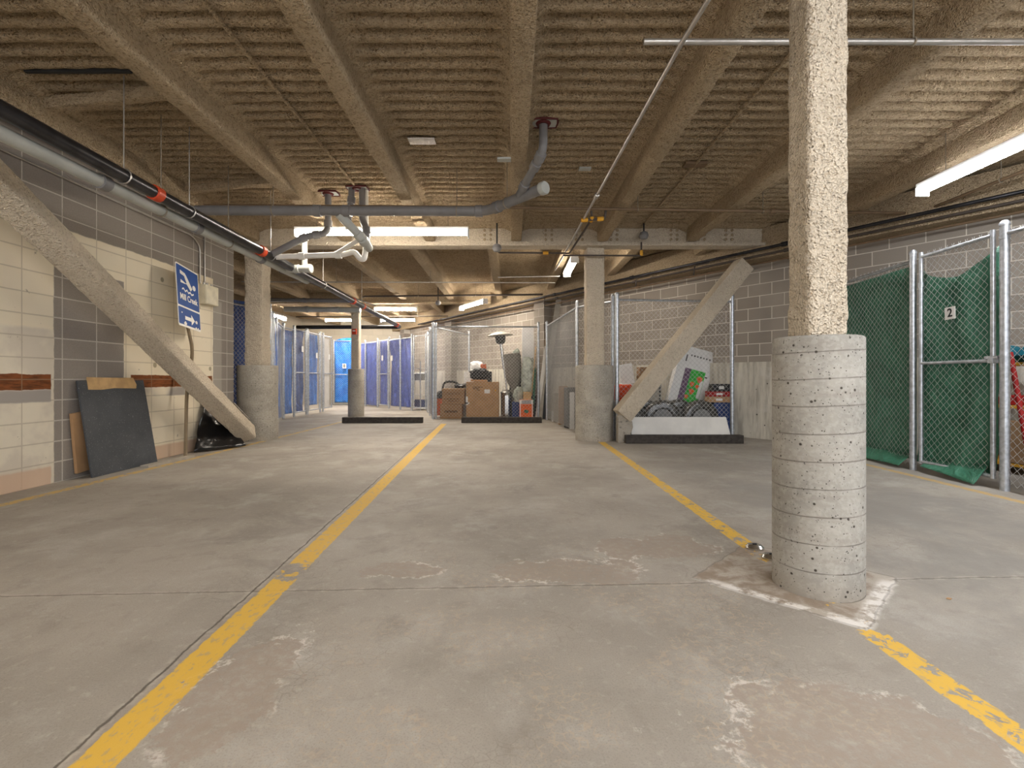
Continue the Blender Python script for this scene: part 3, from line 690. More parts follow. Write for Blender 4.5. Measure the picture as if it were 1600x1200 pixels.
# sprinkler pipes
pipe('sprinkler_pipe', 'thin dark brown pipe crossing the hall behind the capped grey pipe', 'pipe',
     [(-3.9, 6.25, 3.22), (0.0, 6.3, 3.21), (5.40, 6.55, 3.22), (5.46, 2.0, 3.22)], 0.019, 'brownpipe', 0.08, hangers=(0.4, 0.52, 0.75), couplings=(0.53,))
pipe('sprinkler_pipe', 'slim silver pipe running along the ceiling from the top edge toward the short strip light', 'pipe',
     [(1.20, 1.2, 3.12), (1.06, 3.08, 3.12), (0.86, 8.2, 3.08), (0.80, 9.2, 3.05)], 0.015, 'conduit', 0.05, couplings=(0.55,))
pipe('sprinkler_pipe', 'short dark pipe parallel to the slim silver pipe near the braced column', 'pipe',
     [(1.03, 6.4, 3.20), (1.04, 6.4, 3.10), (0.93, 8.0, 3.06), (-0.22, 8.0, 3.07), (-0.22, 8.0, 3.2)], 0.014, 'darkpipe', 0.03, couplings=(0.04, 0.7), cmat='yellow')
pipe('sprinkler_pipe', 'dark thin pipe passing just before the braced column with a yellow banded riser', 'pipe',
     [(0.83, 8.02, 3.03), (2.10, 8.0, 3.02), (2.10, 8.0, 3.24)], 0.013, 'darkpipe', 0.03, couplings=(0.88,), cmat='yellow')
pipe('sprinkler_pipe', 'very short dark cross pipe with yellow bands between the two slim ceiling pipes', 'pipe',
     [(0.90, 6.4, 3.08), (1.20, 6.4, 3.10), (1.22, 6.4, 3.22)], 0.016, 'darkpipe', 0.03, couplings=(0.1, 0.6), cmat='yellow')
pipe('electrical_conduit', 'silver conduit across the ceiling just in front of the large pitted column', 'conduit',
     [(0.62, 2.18, 2.53), (3.4, 2.15, 2.55)], 0.012, 'conduit') if False else None
pipe('electrical_conduit', 'silver conduit crossing the top of the picture before the large pitted column', 'conduit',
     [(0.85, 3.18, 3.195), (5.2, 3.18, 3.195)], 0.019, 'conduit', hangers=(0.4,))
for dz, r, mt, lab, d in ((3.16, 0.024, 'blackpipe', 'black pipe following the top of the right block wall', 0.42), (3.08, 0.018, 'darkpipe', 'dark rusty pipe just under the black one along the right block wall', 0.34), (2.98, 0.016, 'brownpipe', 'lowest brown pipe along the top of the right block wall', 0.22)):
    pipe('wall_pipe', lab, 'pipe', [wp(2.2, d, dz), wp(18.5, d, dz - 0.12)], r, mt, couplings=(0.2, 0.35, 0.5, 0.62), group='pipes along the right wall')
for yy, lab in ((8.95, 'near the upper end of the right brace'), (10.0, 'behind the braced column'), (12.3, 'above the leaning planks')):
    p = wp(yy, 0.40, 3.08)
    pipe('sprinkler_drop', 'small dark sprinkler drop pipe ' + lab, 'pipe', [p, p + Vector((-0.25, 0.02, -0.05)), p + Vector((-0.27, 0.02, -0.22))], 0.011, 'darkpipe', 0.03)
# far pipes
pipe('far_pipe', 'thin pale conduit crossing the rear bay below the beams', 'pipe', [(-5.6, 10.2, 3.03), (0.9, 10.3, 3.03)], 0.012, 'conduit', hangers=(0.3, 0.6))
pipe('far_pipe', 'second thin pale conduit ending by the middle of the rear bay', 'pipe', [(-0.28, 9.8, 3.04), (0.95, 9.8, 3.06)], 0.012, 'conduit')
pipe('far_pipe', 'dark pipe crossing the rear bay above the far lamps', 'pipe', [(-4.0, 13.2, 3.20), (-3.95, 13.2, 3.23), (1.1, 12.6, 3.18)], 0.024, 'darkpipe', hangers=(0.3, 0.6))
pipe('far_pipe', 'grey pipe high behind the crusted left column', 'pipe', [(-6.4, 12.2, 2.98), (-3.9, 12.3, 2.97)], 0.05, 'greypipe', couplings=(0.5,))
pipe('far_pipe', 'pale insulated pipe above the blue tarp cages', 'pipe', [(-6.0, 13.0, 2.86), (-4.0, 13.0, 2.84)], 0.07, 'palepipe', couplings=(0.3, 0.7))
pipe('far_pipe', 'slim dark pipe slanting behind the crusted left column', 'pipe', [(-4.2, 8.9, 2.95), (-3.6, 13.0, 2.95)], 0.015, 'darkpipe')
pipe('far_pipe', 'thin pipe under the far lamp beside the slim column', 'pipe', [(-6.4, 14.6, 2.86), (-1.9, 14.6, 2.88)], 0.014, 'darkpipe', hangers=(0.4, 0.8))
for (x, y, z, lab) in ((-0.24, 7.85, 3.10, 'round grey heat detector hanging under the girder beside the middle beam'), (2.10, 7.85, 3.30, 'round grey heat detector on the girder right of the braced column'), (-1.95, 13.0, 3.02, 'small heat detector hanging in the rear bay above the fences')):
    t = thing('heat_detector', lab, 'detector', (x, y, z))
    MB().lathe([(0.02, 0.07), (0.06, 0.05), (0.075, 0.0), (0.05, -0.05), (0.015, -0.06)], n=20).build('housing', 'greypipe', t, smooth=True)
    MB().tube([(0, 0, 0.06), (0, 0, 3.5 - z)], 0.012, 8).build('stem', 'black', t)
t = tag(MB().box((-0.94, 5.15, 3.51), (0.28, 0.14, 0.02)).build('metal_plate', 'chrome', bevel=0.003), 'shiny crumpled metal cover plate on the ribbed ceiling left of the middle beam', 'ceiling plate')
for x, y, lab in ((0.02, 5.0, 'small white clamp plate on the middle beam'), (0.95, 5.75, 'small white clamp plate on the ribs by the slim silver pipe')):
    tag(MB().box((x - 0.1, y, 3.47 if x > .5 else 3.245), (0.14, 0.08, 0.02)).build('clamp_plate', 'palepipe', bevel=0.003), lab, 'ceiling plate')
m = MB(); m.box((2.12, 5.7, 3.50), (0.26, 0.12, 0.03)); o = m.build('rusty_hole', 'brownpipe', bevel=0.004); tag(o, 'rusty brown plate standing in for a ceiling hole right of the slim silver pipe', 'ceiling plate')  # brown box standing in for a rusty hole in the deck
# sprayed thin rods running under the deck
for x, y0, y1, lab in ((-2.02, 2.0, 6.3, 'thin spray coated rod under the ribs between the two leftmost aisle beams'), (2.12, 3.0, 8.0, 'thin spray coated rod beneath the ribs left of the large column top')):
    m = MB(); m.tube([(x, y0 + (y1 - y0) * i / 20, 3.50 + 0.006 * random.uniform(-1, 1)) for i in range(21)], 0.016, 8)
    tag(m.build('coated_rod', 'spray', smooth=True), lab, 'rod')

# ------------------------------------------------------------------ sign, board, sheet by the left wall
TL, TR, BRc, BL = Vector((-4.245, 6.2, 2.51)), Vector((-4.36, 6.8, 2.47)), Vector((-4.28, 6.8, 1.66)), Vector((-4.19, 6.2, 1.70))
t = thing('road_sign', 'battered blue swimming pool direction sign on a bent wooden post by the left wall', 'sign', (-4.3, 6.49, 0))
org = Vector((-4.3, 6.49, 0))
ux = ((TR - TL) + (BRc - BL)) / 2; uz = ((TL - BL) + (TR - BRc)) / 2
SW, SH = ux.length, uz.length; cen = (TL + TR + BRc + BL) / 4 - org
X_ = ux.normalized(); Nn = X_.cross(uz.normalized()).normalized(); Z_ = Nn.cross(X_) * -1
Z_ = X_.cross(Nn) * -1 if (X_.cross(Nn)).dot(uz) < 0 else X_.cross(Nn)
Yv = Z_.cross(X_)                                     # local y: away from the viewer side
T = Matrix((X_, Yv, Z_)).transposed().to_4x4(); T.translation = cen
def rrect(w_, h_, r_, n=5):
    out = []
    for cx, cz, a0 in ((w_ / 2 - r_, h_ / 2 - r_, 0), (-w_ / 2 + r_, h_ / 2 - r_, 90), (-w_ / 2 + r_, -h_ / 2 + r_, 180), (w_ / 2 - r_, -h_ / 2 + r_, 270)):
        for i in range(n + 1): a = R(a0 + 90 * i / n); out.append((cx + r_ * math.cos(a), cz + r_ * math.sin(a)))
    return out
MB().prism(rrect(SW, SH, 0.03), T, 0.006).build('white_board', 'signwhite', t)
D = lambda k: T @ Matrix.Translation((0, -0.004 - k * 0.0015, 0)) @ KS(k)
KS = lambda k: Matrix.Diagonal((1.32 if k >= 1 else 1, 1, 1.05 if k >= 1 else 1, 1))
MB().prism([(x, z + 0.125) for x, z in rrect(SW - 0.026, SH - 0.29, 0.015)], D(0), 0.003).build('blue_face', 'signblue', t)
MB().prism([(x, z - 0.27) for x, z in rrect(SW - 0.026, 0.22, 0.015)], D(0), 0.003).build('blue_arrow_face', 'signblue', t)
sw = MB()
sw.prism([(-0.155, 0.31), (-0.06, 0.295), (-0.03, 0.27), (0.075, 0.13), (0.045, 0.105), (0.0, 0.125), (-0.10, 0.16), (-0.15, 0.20), (-0.15, 0.17), (-0.09, 0.125), (-0.02, 0.235), (-0.155, 0.275)][:3] + [(0.085, 0.135), (0.05, 0.10), (-0.03, 0.165), (-0.15, 0.195), (-0.155, 0.155), (-0.06, 0.16), (-0.03, 0.18), (-0.075, 0.255), (-0.155, 0.265)], D(1), 0.003)
sw.prism([(0.125 + 0.034 * math.cos(i * math.pi / 8), 0.16 + 0.034 * math.sin(i * math.pi / 8)) for i in range(16)], D(1), 0.003)
zig = [(-0.13, 0.09), (-0.10, 0.105), (-0.065, 0.075), (-0.03, 0.10), (0.0, 0.07), (0.035, 0.09), (0.065, 0.065), (0.11, 0.085)]
sw.prism(zig + [(x, z - 0.02) for x, z in zig[::-1]], D(1), 0.003)
sw.build('swimmer_symbol', 'signwhite', t)
sw = MB(); sw.prism([(-0.10, -0.25), (0.03, -0.25), (0.03, -0.21), (0.10, -0.275), (0.03, -0.34), (0.03, -0.295), (-0.10, -0.295)], D(1), 0.003); sw.build('arrow_symbol', 'signwhite', t)
sw = MB()
for cx, cz, s_ in ((-0.10, -0.345, 0.03), (0.135, -0.28, 0.025), (0.12, -0.36, 0.02), (-0.16, -0.22, 0.012), (0.17, -0.36, 0.015)):
    sw.prism([(cx + s_ * random.uniform(.5, 1.1) * math.cos(a * math.pi / 4), cz + s_ * random.uniform(.5, 1.1) * math.sin(a * math.pi / 4)) for a in range(8)], D(1.5), 0.003)
sw.build('paint_chips', 'signwhite', t)
tm = T @ Matrix.Translation((0, -0.0075, -0.02)) @ Matrix.Rotation(R(90), 4, 'X')
txt('lettering', 'Mill Creek', 0.112, tm, 'signwhite', t)
MB().tube([Vector(p) - org for p in rounded([(-4.3, 6.49, 0.0), (-4.29, 6.50, 0.9), (-4.27, 6.60, 1.40), (-4.29, 6.52, 1.7), (-4.36, 6.45, 2.3)], 0.3, 6)], 0.021, 8).build('wooden_post', simple('weathered_post', (0.25, 0.19, 0.12), 0.8), t, smooth=True)
# slate board leaning
t = thing('leaning_board', 'dark speckled slate grey board leaning on the left wall with cardboard taped over its top', 'board', (-4.33, 5.54, 0))
b0, b1, b2, b3 = Vector((-4.335, 5.07, 0.0)), Vector((-4.355, 6.03, 0.0)), Vector((-4.455, 5.93, 1.0)), Vector((-4.455, 5.03, 1.0))
of = Vector((-4.33, 5.54, 0)); nn = (b1 - b0).cross(b3 - b0).normalized() * 0.02
if nn.x < 0: nn = -nn
MB().add([p - of for p in (b0, b1, b2, b3)] + [p + nn - of for p in (b0, b1, b2, b3)], [(0, 3, 2, 1), (4, 5, 6, 7), (0, 1, 5, 4), (1, 2, 6, 5), (2, 3, 7, 6), (3, 0, 4, 7)]).build('panel', 'slate', t, bevel=0.002)
ip = lambda u, v, d: (b0.lerp(b1, u).lerp(b3.lerp(b2, u), v) + nn * d - of)
pts2 = [(0.12, 0.905), (0.30, 0.90), (0.5, 0.915), (0.84, 0.905), (0.86, 0.95), (0.82, 1.03), (0.5, 1.03), (0.12, 1.035)]
m = MB(); m.add([ip(u, v, 1.05) for u, v in pts2] + [ip(u, v, 1.25) for u, v in pts2], [tuple(range(8))[::-1], tuple(range(8, 16))] + [(i, (i + 1) % 8, (i + 1) % 8 + 8, i + 8) for i in range(8)]); m.build('cardboard_strip', 'wood', t)
tag(MB().box((-4.46, 5.12, 0.37), (0.03, 0.22, 0.62), Euler((0.1, 0, 0)).to_matrix()).build('cardboard_scrap', 'card'), 'brown cardboard scrap poking out behind the slate board', 'cardboard')
tag(MB().box((-4.19, 6.02, 0.014), (0.10, 0.75, 0.028), Euler((0, 0, -0.06)).to_matrix()).build('wood_strip', 'greyplank'), 'low wood strip on the floor at the foot of the slate board', 'wood strip')
# crumpled black sheet behind the brace
def sheet(name, P00, P10, P01, P11, nu, nv, mat, amp, scale, parent=None, seed=1, thick=0.004, fold=0.0, nf=6, top=None, normal=None, loc=None):
    P00, P10, P01, P11 = map(Vector, (P00, P10, P01, P11))
    nrm = (P10 - P00).cross(P01 - P00).normalized() if normal is None else Vector(normal)
    V = []; up = Vector((0, 0, 1))
    for i in range(nu + 1):
        for j in range(nv + 1):
            u, v = i / nu, j / nv
            p = P00.lerp(P10, u).lerp(P01.lerp(P11, u), v)
            if top: p = p + up * top(u) * v
            V.append(tuple(p))
    V = np.array(V); UV = np.array([(i / nu, j / nv) for i in range(nu + 1) for j in range(nv + 1)])
    k = amp * (vnoise(V, scale, seed) + 0.45 * vnoise(V, scale * 2.7, seed + 1)) + fold * np.sin(UV[:, 0] * nf * 2 * math.pi + 5.0 * UV[:, 1] * (1 if nf > 2.3 else 0.5) + 2.0 * vnoise(V, 1.2, seed + 3)) 
    V = V + np.array(nrm)[None] * k[:, None]
    i, j = np.meshgrid(np.arange(nu), np.arange(nv), indexing='ij'); q = (i * (nv + 1) + j).ravel()
    F = np.stack([q, q + nv + 1, q + nv + 2, q + 1], 1)
    if loc is not None: V = V - np.array(loc)
    o = nearest_mesh(name, V, F, mat, parent)
    if loc is not None: o.location = loc
    s_ = o.modifiers.new('t', 'SOLIDIFY'); s_.thickness = thick
    return o
tag(sheet('plastic_sheet', (-4.36, 6.75, 0.01), (-4.02, 7.40, 0.01), (-4.44, 7.15, 0.82), (-4.36, 7.55, 0.62), 16, 16, 'blacksheet', 0.05, 4, seed=5), 'crumpled black plastic sheet between the left wall and the foot of the brace', 'plastic sheet')
tag(MB().lathe([(0.05, 0), (0.05, 0.26), (0.0, 0.26)], c=(-4.22, 7.55, 0), n=14).build('pipe_stub', 'palepipe', smooth=True), 'short pale upright pipe stub beside the black plastic sheet', 'pipe stub')

# ------------------------------------------------------------------ wheel stops and floor things
for x, y, lab in ((-3.0, 11.45, 'black timber wheel stop in front of the slim far column'), (-0.24, 11.45, 'black timber wheel stop in front of the cardboard boxes'), (2.72, 7.82, 'black timber wheel stop in front of the white leaning panel')):
    t = thing('wheel_stop', lab, 'wheel stop', (x, y, 0), 0, 'timber wheel stops')
    MB().box((0, 0, 0.066), (1.86, 0.14, 0.13)).build('timber', 'timber', t, bevel=0.008)
    for sx in (-0.65, 0.62): MB().lathe([(0.012, 0), (0.018, 0.006), (0.004, 0.008)], c=(sx, 0, 0.130), n=8).build('spike_head', 'bracewhite', t)
for x, y, lab in ((1.44, 2.86, 'shiny round metal floor cap farther from the large column base'), (1.36, 2.70, 'shiny round metal floor cap touching the large pitted column base')):
    pass
for x, y, lab in ((1.47, 2.965, 'shiny round metal floor cap behind, a little away from the large column'), (1.485, 2.80, 'shiny round metal floor cap close against the large pitted column')):
    t = thing('floor_cap', lab, 'floor cap', (x - 0.01, y, 0.0))
    MB().lathe([(0.052, 0), (0.052, 0.010), (0.040, 0.022), (0.0, 0.026)], n=24).build('cap', 'chrome', t, smooth=True)
    MB().tube([(-0.012, 0, 0.028), (0.012, 0, 0.028)], 0.004, 6).build('slot', 'ink', t)
leaf = MB(); leaf.prism([(-0.012, 0), (0, 0.01), (0.014, 0.002), (0.004, -0.01)], Matrix.Translation((2.02, 2.28, 0.004)) @ Matrix.Rotation(R(90), 4, 'X'), 0.003)
tag(leaf.build('litter_scrap', 'card'), 'tiny tan scrap on the floor right of the large column', 'scrap')

# ------------------------------------------------------------------ chain link
def chain_mesh(name, p0, p1, z0, z1, parent, org, a=0.0375, r=0.0019, barbs=False, mat='wire'):
    p0, p1 = Vector(p0), Vector(p1); d = (p1 - p0); L = d.length; d.normalize(); nr = Vector((-d.y, d.x, 0))
    nk = max(1, int(L / a)); nj = int((z1 - z0) / a)
    d_, n_ = np.array(d), np.array(nr); V = []; F = []; off = 0
    j = np.arange(nj + 1)
    for k in range(nk):
        u = (k + ((j + k) & 1)) * a
        wv = np.where(((j + k) & 1) == 0, 1.0, -1.0) * r * 0.9
        C = np.array(p0)[None] + u[:, None] * d_ + wv[:, None] * n_; C[:, 2] = z0 + j * a
        if barbs:
            e = C[-1] + np.array(d) * (a * 0.4 * (1 if (nj + k) & 1 else -1)) + np.array([0, 0, a * 1.1]); C = np.vstack([C, e])
        C = C - np.array(org)
        ring = [(r * math.cos(q), r * math.sin(q)) for q in (0.5, 2.6, 4.7)]
        P = np.concatenate([C + n_ * c_ + d_ * s_ * 1.25 for c_, s_ in ring])
        m = len(C); i = np.arange(m - 1)
        for q in range(3):
            q2 = (q + 1) % 3; F.append(np.stack([q * m + i, q2 * m + i, q2 * m + i + 1, q * m + i + 1], 1) + off)
        V.append(P); off += len(P)
    return nearest_mesh(name, np.concatenate(V), np.concatenate(F), mat, parent, True)
def fence(pts, label, z=2.42, pr=0.03, a=0.0375, r=0.0019, barbs=False, post_at=None, name='chain_link_fence', group=None, mid=(), rail=True, posts=True, bands=None):
    """pts: list of plan points; a post at each, mesh between"""
    org = Vector((pts[0][0], pts[0][1], 0))
    if bands is None: bands = barbs or pts[0][1] < 8.4
    t = thing(name, label, 'fence', org, 0, group)
    P = [Vector((x, y, 0)) for x, y in pts]
    for i, p in enumerate(P):
        q = p - org
        MB().lathe([(pr, 0), (pr, z), (pr * 1.12, z), (pr * 1.12, z + 0.02), (pr * 0.6, z + 0.045), (0.002, z + 0.05)], c=q, n=16).build('post', 'steel', t, smooth=True)
        if bands:
            for zz in [0.15 + 0.36 * k for k in range(7)]: MB().lathe([(pr + 0.004, zz - 0.012), (pr + 0.004, zz + 0.012)], c=q, n=14).build('tension_band', 'steel', t, smooth=True)
    for i in range(len(P) - 1):
        d = (P[i + 1] - P[i]).normalized(); n = Vector((-d.y, d.x, 0)) * 0
        A, B = P[i] + d * pr, P[i + 1] - d * pr
        chain_mesh('wire_mesh', A, B, 0.05, z - 0.07 + (0.02 if barbs else 0), t, org, a, r, barbs)
        MB().tube([A - org + Vector((0, 0, z - 0.08)), B - org + Vector((0, 0, z - 0.08))], 0.019, 8).build('top_rail', 'steel', t, smooth=True)
        for zz in mid: MB().tube([A - org + Vector((0, 0, zz)), B - org + Vector((0, 0, zz))], 0.017, 8).build('middle_rail', 'steel', t, smooth=True)
    return t
def gate(p0, p1, label, z0=0.09, z1=2.36, fr=0.021, midz=1.19, a=0.0375, r=0.0019, barbs=False, latch=None):
    org = Vector((p0[0], p0[1], 0)); P0, P1 = Vector((*p0, 0)), Vector((*p1, 0)); d = (P1 - P0).normalized()
    t = thing('chain_link_gate', label, 'gate', org)
    for q in (P0, P1): MB().tube([q - org + Vector((0, 0, z0)), q - org + Vector((0, 0, z1 + 0.05))], fr, 12).build('upright', 'steel', t, smooth=True)
    for zz, nm in ((z0 + .02, 'bottom_rail'), (midz, 'middle_rail'), (z1, 'top_rail')):
        MB().tube([P0 - org + Vector((0, 0, zz)), P1 - org + Vector((0, 0, zz))], fr * 0.85, 10).build(nm, 'steel', t, smooth=True)
    chain_mesh('wire_mesh', P0 + d * fr, P1 - d * fr, z0 + 0.02, z1, t, org, a, r, barbs)
    q = P0 - org
    for zz in (0.35, 2.05):
        MB().lathe([(fr + 0.006, zz - 0.025), (fr + 0.006, zz + 0.025)], c=q, n=12).build('hinge', 'steel', t, smooth=True)
    q = P1 - org
    m = MB(); m.box(q + Vector((0, 0, midz + 0.03)), (0.05, 0.13, 0.028)); m.box(q + Vector((0, 0, midz + 0.0)), (0.06, 0.05, 0.05)); m.build('latch', 'steel', t, bevel=0.004)
    return t
def card(cat_label, p, facing, wd, ht, char=None, tilt=0.0):
    """small number card; facing = outward normal in plan"""
    t = thing('number_card', cat_label, 'number card', p)
    n = Vector((facing[0], facing[1], 0)).normalized(); xd = Vector((0, 0, 1)).cross(n).normalized()
    Tm = Matrix((xd, -n, Vector((0, 0, 1)))).transposed().to_4x4() @ Matrix.Rotation(tilt, 4, 'Y')
    MB().prism([(-wd / 2, -ht / 2), (wd / 2, -ht / 2), (wd / 2, ht / 2), (-wd / 2, ht / 2)], Tm, 0.003).build('card_face', 'white', t)
    if char: txt('numeral', char, ht * 0.95, Tm @ Matrix.Translation((0, -0.003, 0.0)) @ Matrix.Rotation(R(90), 4, 'X'), 'ink', t)
    return t
# right side green cage
P1, P2, P3, P0 = (4.50, 5.53), (4.49, 4.49), (4.47, 3.2), (4.58, 6.95)
fence([P0, P1], 'chain link fence panel with the smooth green tarp behind it, right of the large column', barbs=True, pr=0.033)
gate((4.50, 5.42), (4.49, 4.60), 'chain link gate with sagging green tarp and the number 2 card', barbs=True)
fence([P2, P3], 'chain link fence at the right picture edge with a red pole behind it', barbs=True, pr=0.036)
tag(sheet('tarp', (4.585, 5.58, 0.10), (4.655, 6.93, 0.10), (4.545, 5.58, 2.30), (4.62, 6.93, 2.30), 50, 60, 'tarp_green', 0.010, 2.5, seed=11, fold=0.004, nf=3), 'flat green tarp lining the fence panel just right of the large column', 'tarp', 'green tarps')
tag(sheet('tarp', (4.55, 4.62, 0.10), (4.56, 5.50, 0.10), (4.545, 4.62, 2.27), (4.555, 5.50, 2.27), 44, 70, 'tarp_green', 0.022, 2.6, seed=21, fold=0.03, nf=1.8, top=lambda u: -0.20 * math.sin(math.pi * min(1, u * 1.0)) ** 0.8), 'wrinkled green tarp sagging on the gate with the number 2 card', 'tarp', 'green tarps')
tag(sheet('tarp_hem', (4.40, 5.60, 0.03), (4.50, 6.9, 0.03), (4.53, 5.60, 0.16), (4.60, 6.9, 0.16), 40, 6, 'tarp_green', 0.02, 5, seed=31), 'loose green hem on the floor under the flat tarp panel', 'tarp hem')
tag(sheet('tarp_hem', (4.38, 4.68, 0.02), (4.46, 5.38, 0.06), (4.53, 4.68, 0.20), (4.54, 5.38, 0.14), 30, 6, 'tarp_green', 0.02, 5, seed=33), 'loose green hem sweeping the floor under the number 2 gate', 'tarp hem')
card('white card with black number 2 tied on the green gate', (4.462, 5.02, 1.69), (-1, 0), 0.12, 0.125, '2', -0.04)
# goods behind the fence at the right edge
t = thing('shelf_unit', 'yellow shelf unit behind the fence at the right edge', 'shelf unit', (5.6, 5.25, 0))
for zz in (0.1, 0.72, 1.18): MB().box((0, 0, zz), (0.5, 1.3, 0.03)).build('shelf', 'yellow', t)
for sx in (-0.23, 0.23):
    for sy in (-0.63, 0.63): MB().box((sx, sy, 0.6), (0.04, 0.04, 1.2)).build('leg', 'bracewhite', t)
MB().box((-0.24, 0.45, 0.98), (0.02, 0.40, 0.40)).build('side_board', 'yellow', t)
for yy, s_, lab in ((5.50, 0.20, 'teal fabric bag on the yellow shelf seen between gate and post'), (5.05, 0.24, 'teal fabric bag on the yellow shelf behind the red pole')):
    V = MB(); V.lathe([(0.01, 0), (s_ * 0.8, 0.01), (s_, 0.07), (s_ * 0.85, 0.15), (s_ * .4, 0.19), (0.01, 0.2)], n=18); tag(V.build('cloth_bag', 'teal', smooth=True, loc=(5.5, yy, 1.196)), lab, 'bag')
tag(MB().tube([(4.70, 4.65, 1.27), (4.70, 4.43, 0.03)], 0.021, 10).build('pole', 'redbox', smooth=True, loc=None), 'red pole leaning behind the fence at the right edge', 'pole')
for yy, z0_, s_, mt, lab in ((5.0, 0.75, (0.3, 0.3, 0.14), 'white', 'white papers stack on the middle yellow shelf'), (5.45, 0.74, (0.3, 0.35, 0.10), 'redbox', 'small red box on the middle yellow shelf'), (5.1, 0.12, (0.4, 0.5, 0.45), 'card2', 'brown box on the bottom of the yellow shelf unit')):
    tag(MB().box((0, 0, s_[2] / 2), s_).build('storage_box', mt, bevel=0.006, loc=(5.55, yy, z0_)), lab, 'box')
def blob(name, c, s, mat, label, cat, seed=0, amp=0.15, group=None, n=22):
    V = []; F = []
    for i in range(n + 1):
        th = math.pi * i / n
        for j in range(n * 2):
            ph = math.pi * j / n; V.append((math.sin(th) * math.cos(ph), math.sin(th) * math.sin(ph), math.cos(th)))
    V = np.array(V); k = 1 + amp * vnoise(V, 2.4, seed) + amp * 0.5 * vnoise(V, 6, seed + 2)
    V = np.sign(V) * np.abs(V) ** 0.8 * k[:, None] * np.array(s)[None] / 2
    V[:, 2] = np.maximum(V[:, 2], -s[2] / 2 * 0.92)
    for i in range(n):
        for j in range(n * 2):
            j2 = (j + 1) % (n * 2); F.append((i * n * 2 + j, (i + 1) * n * 2 + j, (i + 1) * n * 2 + j2, i * n * 2 + j2))
    o = nearest_mesh(name, V, F, mat); o.location = (c[0], c[1], c[2] + s[2] / 2 * 0.92)
    return tag(o, label, cat, group)
blob('rubbish_bag', (5.05, 4.42, 0), (0.36, 0.40, 0.62), 'black', 'black full bag on the floor behind the fence at the right edge', 'bag', 4)

# left rows of cages
F_ = dict(a=0.042, r=0.0030)
fence([(-4.98, 8.45), (-4.62, 9.4), (-5.10, 10.5), (-5.50, 11.5), (-5.85, 12.6)], 'chain link fence behind the crusted left column with navy blue tarp', **F_)
fence([(-5.85, 12.62), (-5.86, 13.25)], 'narrow chain link panel with pale and blue tarp beside the first cage gate', **F_)
gate((-5.86, 13.32), (-5.86, 13.98), 'cage gate with navy tarp, second panel from the crusted column', **F_)
fence([(-5.86, 14.05), (-5.86, 14.12)], 'paired steel posts between the two blue tarp gates', **F_)
gate((-5.86, 14.2), (-5.86, 14.98), 'cage gate with plain blue tarp next to the white panel gate', **F_)
fence([(-5.86, 15.05), (-5.86, 15.28)], 'slim fence piece between the blue tarp gate and the white panel gate', **F_)
gate((-5.86, 15.34), (-5.86, 16.0), 'cage gate backed by a white panel at the end of the left row', **F_)
def ftarp(p0, p1, z0, z1, mat, label, off=0.05, seed=1, fold=0.012, nf=3, amp=0.02, top=None, side=-1):
    a_, b_ = Vector((*p0, 0)), Vector((*p1, 0)); d = (b_ - a_).normalized(); n_ = Vector((-d.y, d.x, 0)) * off * side
    up = Vector((0, 0, 1)); L = (b_ - a_).length
    loc = a_ + n_
    return tag(sheet('tarp', a_ + n_ + up * z0, b_ + n_ + up * z0, a_ + n_ + up * z1, b_ + n_ + up * z1, max(10, int(L * 18)), 44, mat, amp, 2.6, seed=seed, fold=fold, nf=nf, top=top, loc=loc, normal=(-d.y, d.x, 0)), label, 'tarp')
ftarp((-4.98, 8.45), (-4.64, 9.35), 0.05, 2.42, 'tarp_navy', 'crinkled blue tarp seen between the wall end and the crusted column', seed=3, side=1)
ftarp((-4.66, 9.45), (-5.82, 12.55), 0.05, 2.38, 'tarp_blue', 'long blue tarp lining the slanting fence right of the crusted column', seed=5, nf=7, side=1, off=0.06)
ftarp((-5.86, 12.64), (-5.86, 13.24), 0.1, 2.30, 'tarp_blue', 'blue tarp on the first narrow fence panel of the left row', seed=7, side=1)
ftarp((-5.86, 13.34), (-5.86, 13.97), 0.1, 2.36, 'tarp_navy', 'navy tarp with number card on the second panel of the left row', seed=9, fold=0.03, nf=2, side=1)
ftarp((-5.86, 14.22), (-5.86, 14.97), 0.25, 2.34, 'tarp_blue', 'blue tarp with number card next to the white panel gate', seed=13, side=1)
tag(MB().box((-5.93, 15.67, 1.2), (0.02, 0.62, 2.2)).build('white_board', 'whiteboard', bevel=0.004), 'white board panel behind the last gate of the left row', 'panel')
card('white number card on the navy tarp gate of the left row', (-5.83, 13.72, 1.85), (1, -0.0), 0.12, 0.16)
card('white number card on the plain blue tarp gate of the left row', (-5.83, 14.72, 1.72), (1, 0), 0.12, 0.16)
card('white number card on the white panel gate', (-5.83, 15.72, 1.72), (1, 0), 0.12, 0.16)
# back bright blue door
gate((-6.95, 19.2), (-5.92, 19.2), 'cage gate with bright blue tarp facing down the aisle at the back', z0=0.02, z1=2.5, **F_)
ftarp((-6.93, 19.2), (-5.92, 19.2), 0.1, 2.52, 'tarp_bright', 'bright blue tarp on the gate facing down the aisle at the back', seed=17, nf=3, top=lambda u: 0.10 * math.sin(math.pi * u), side=1, fold=0.02)
card('white number card with dark numeral on the bright blue tarp', (-6.52, 19.16, 1.52), (0, -1), 0.15, 0.18, '8')
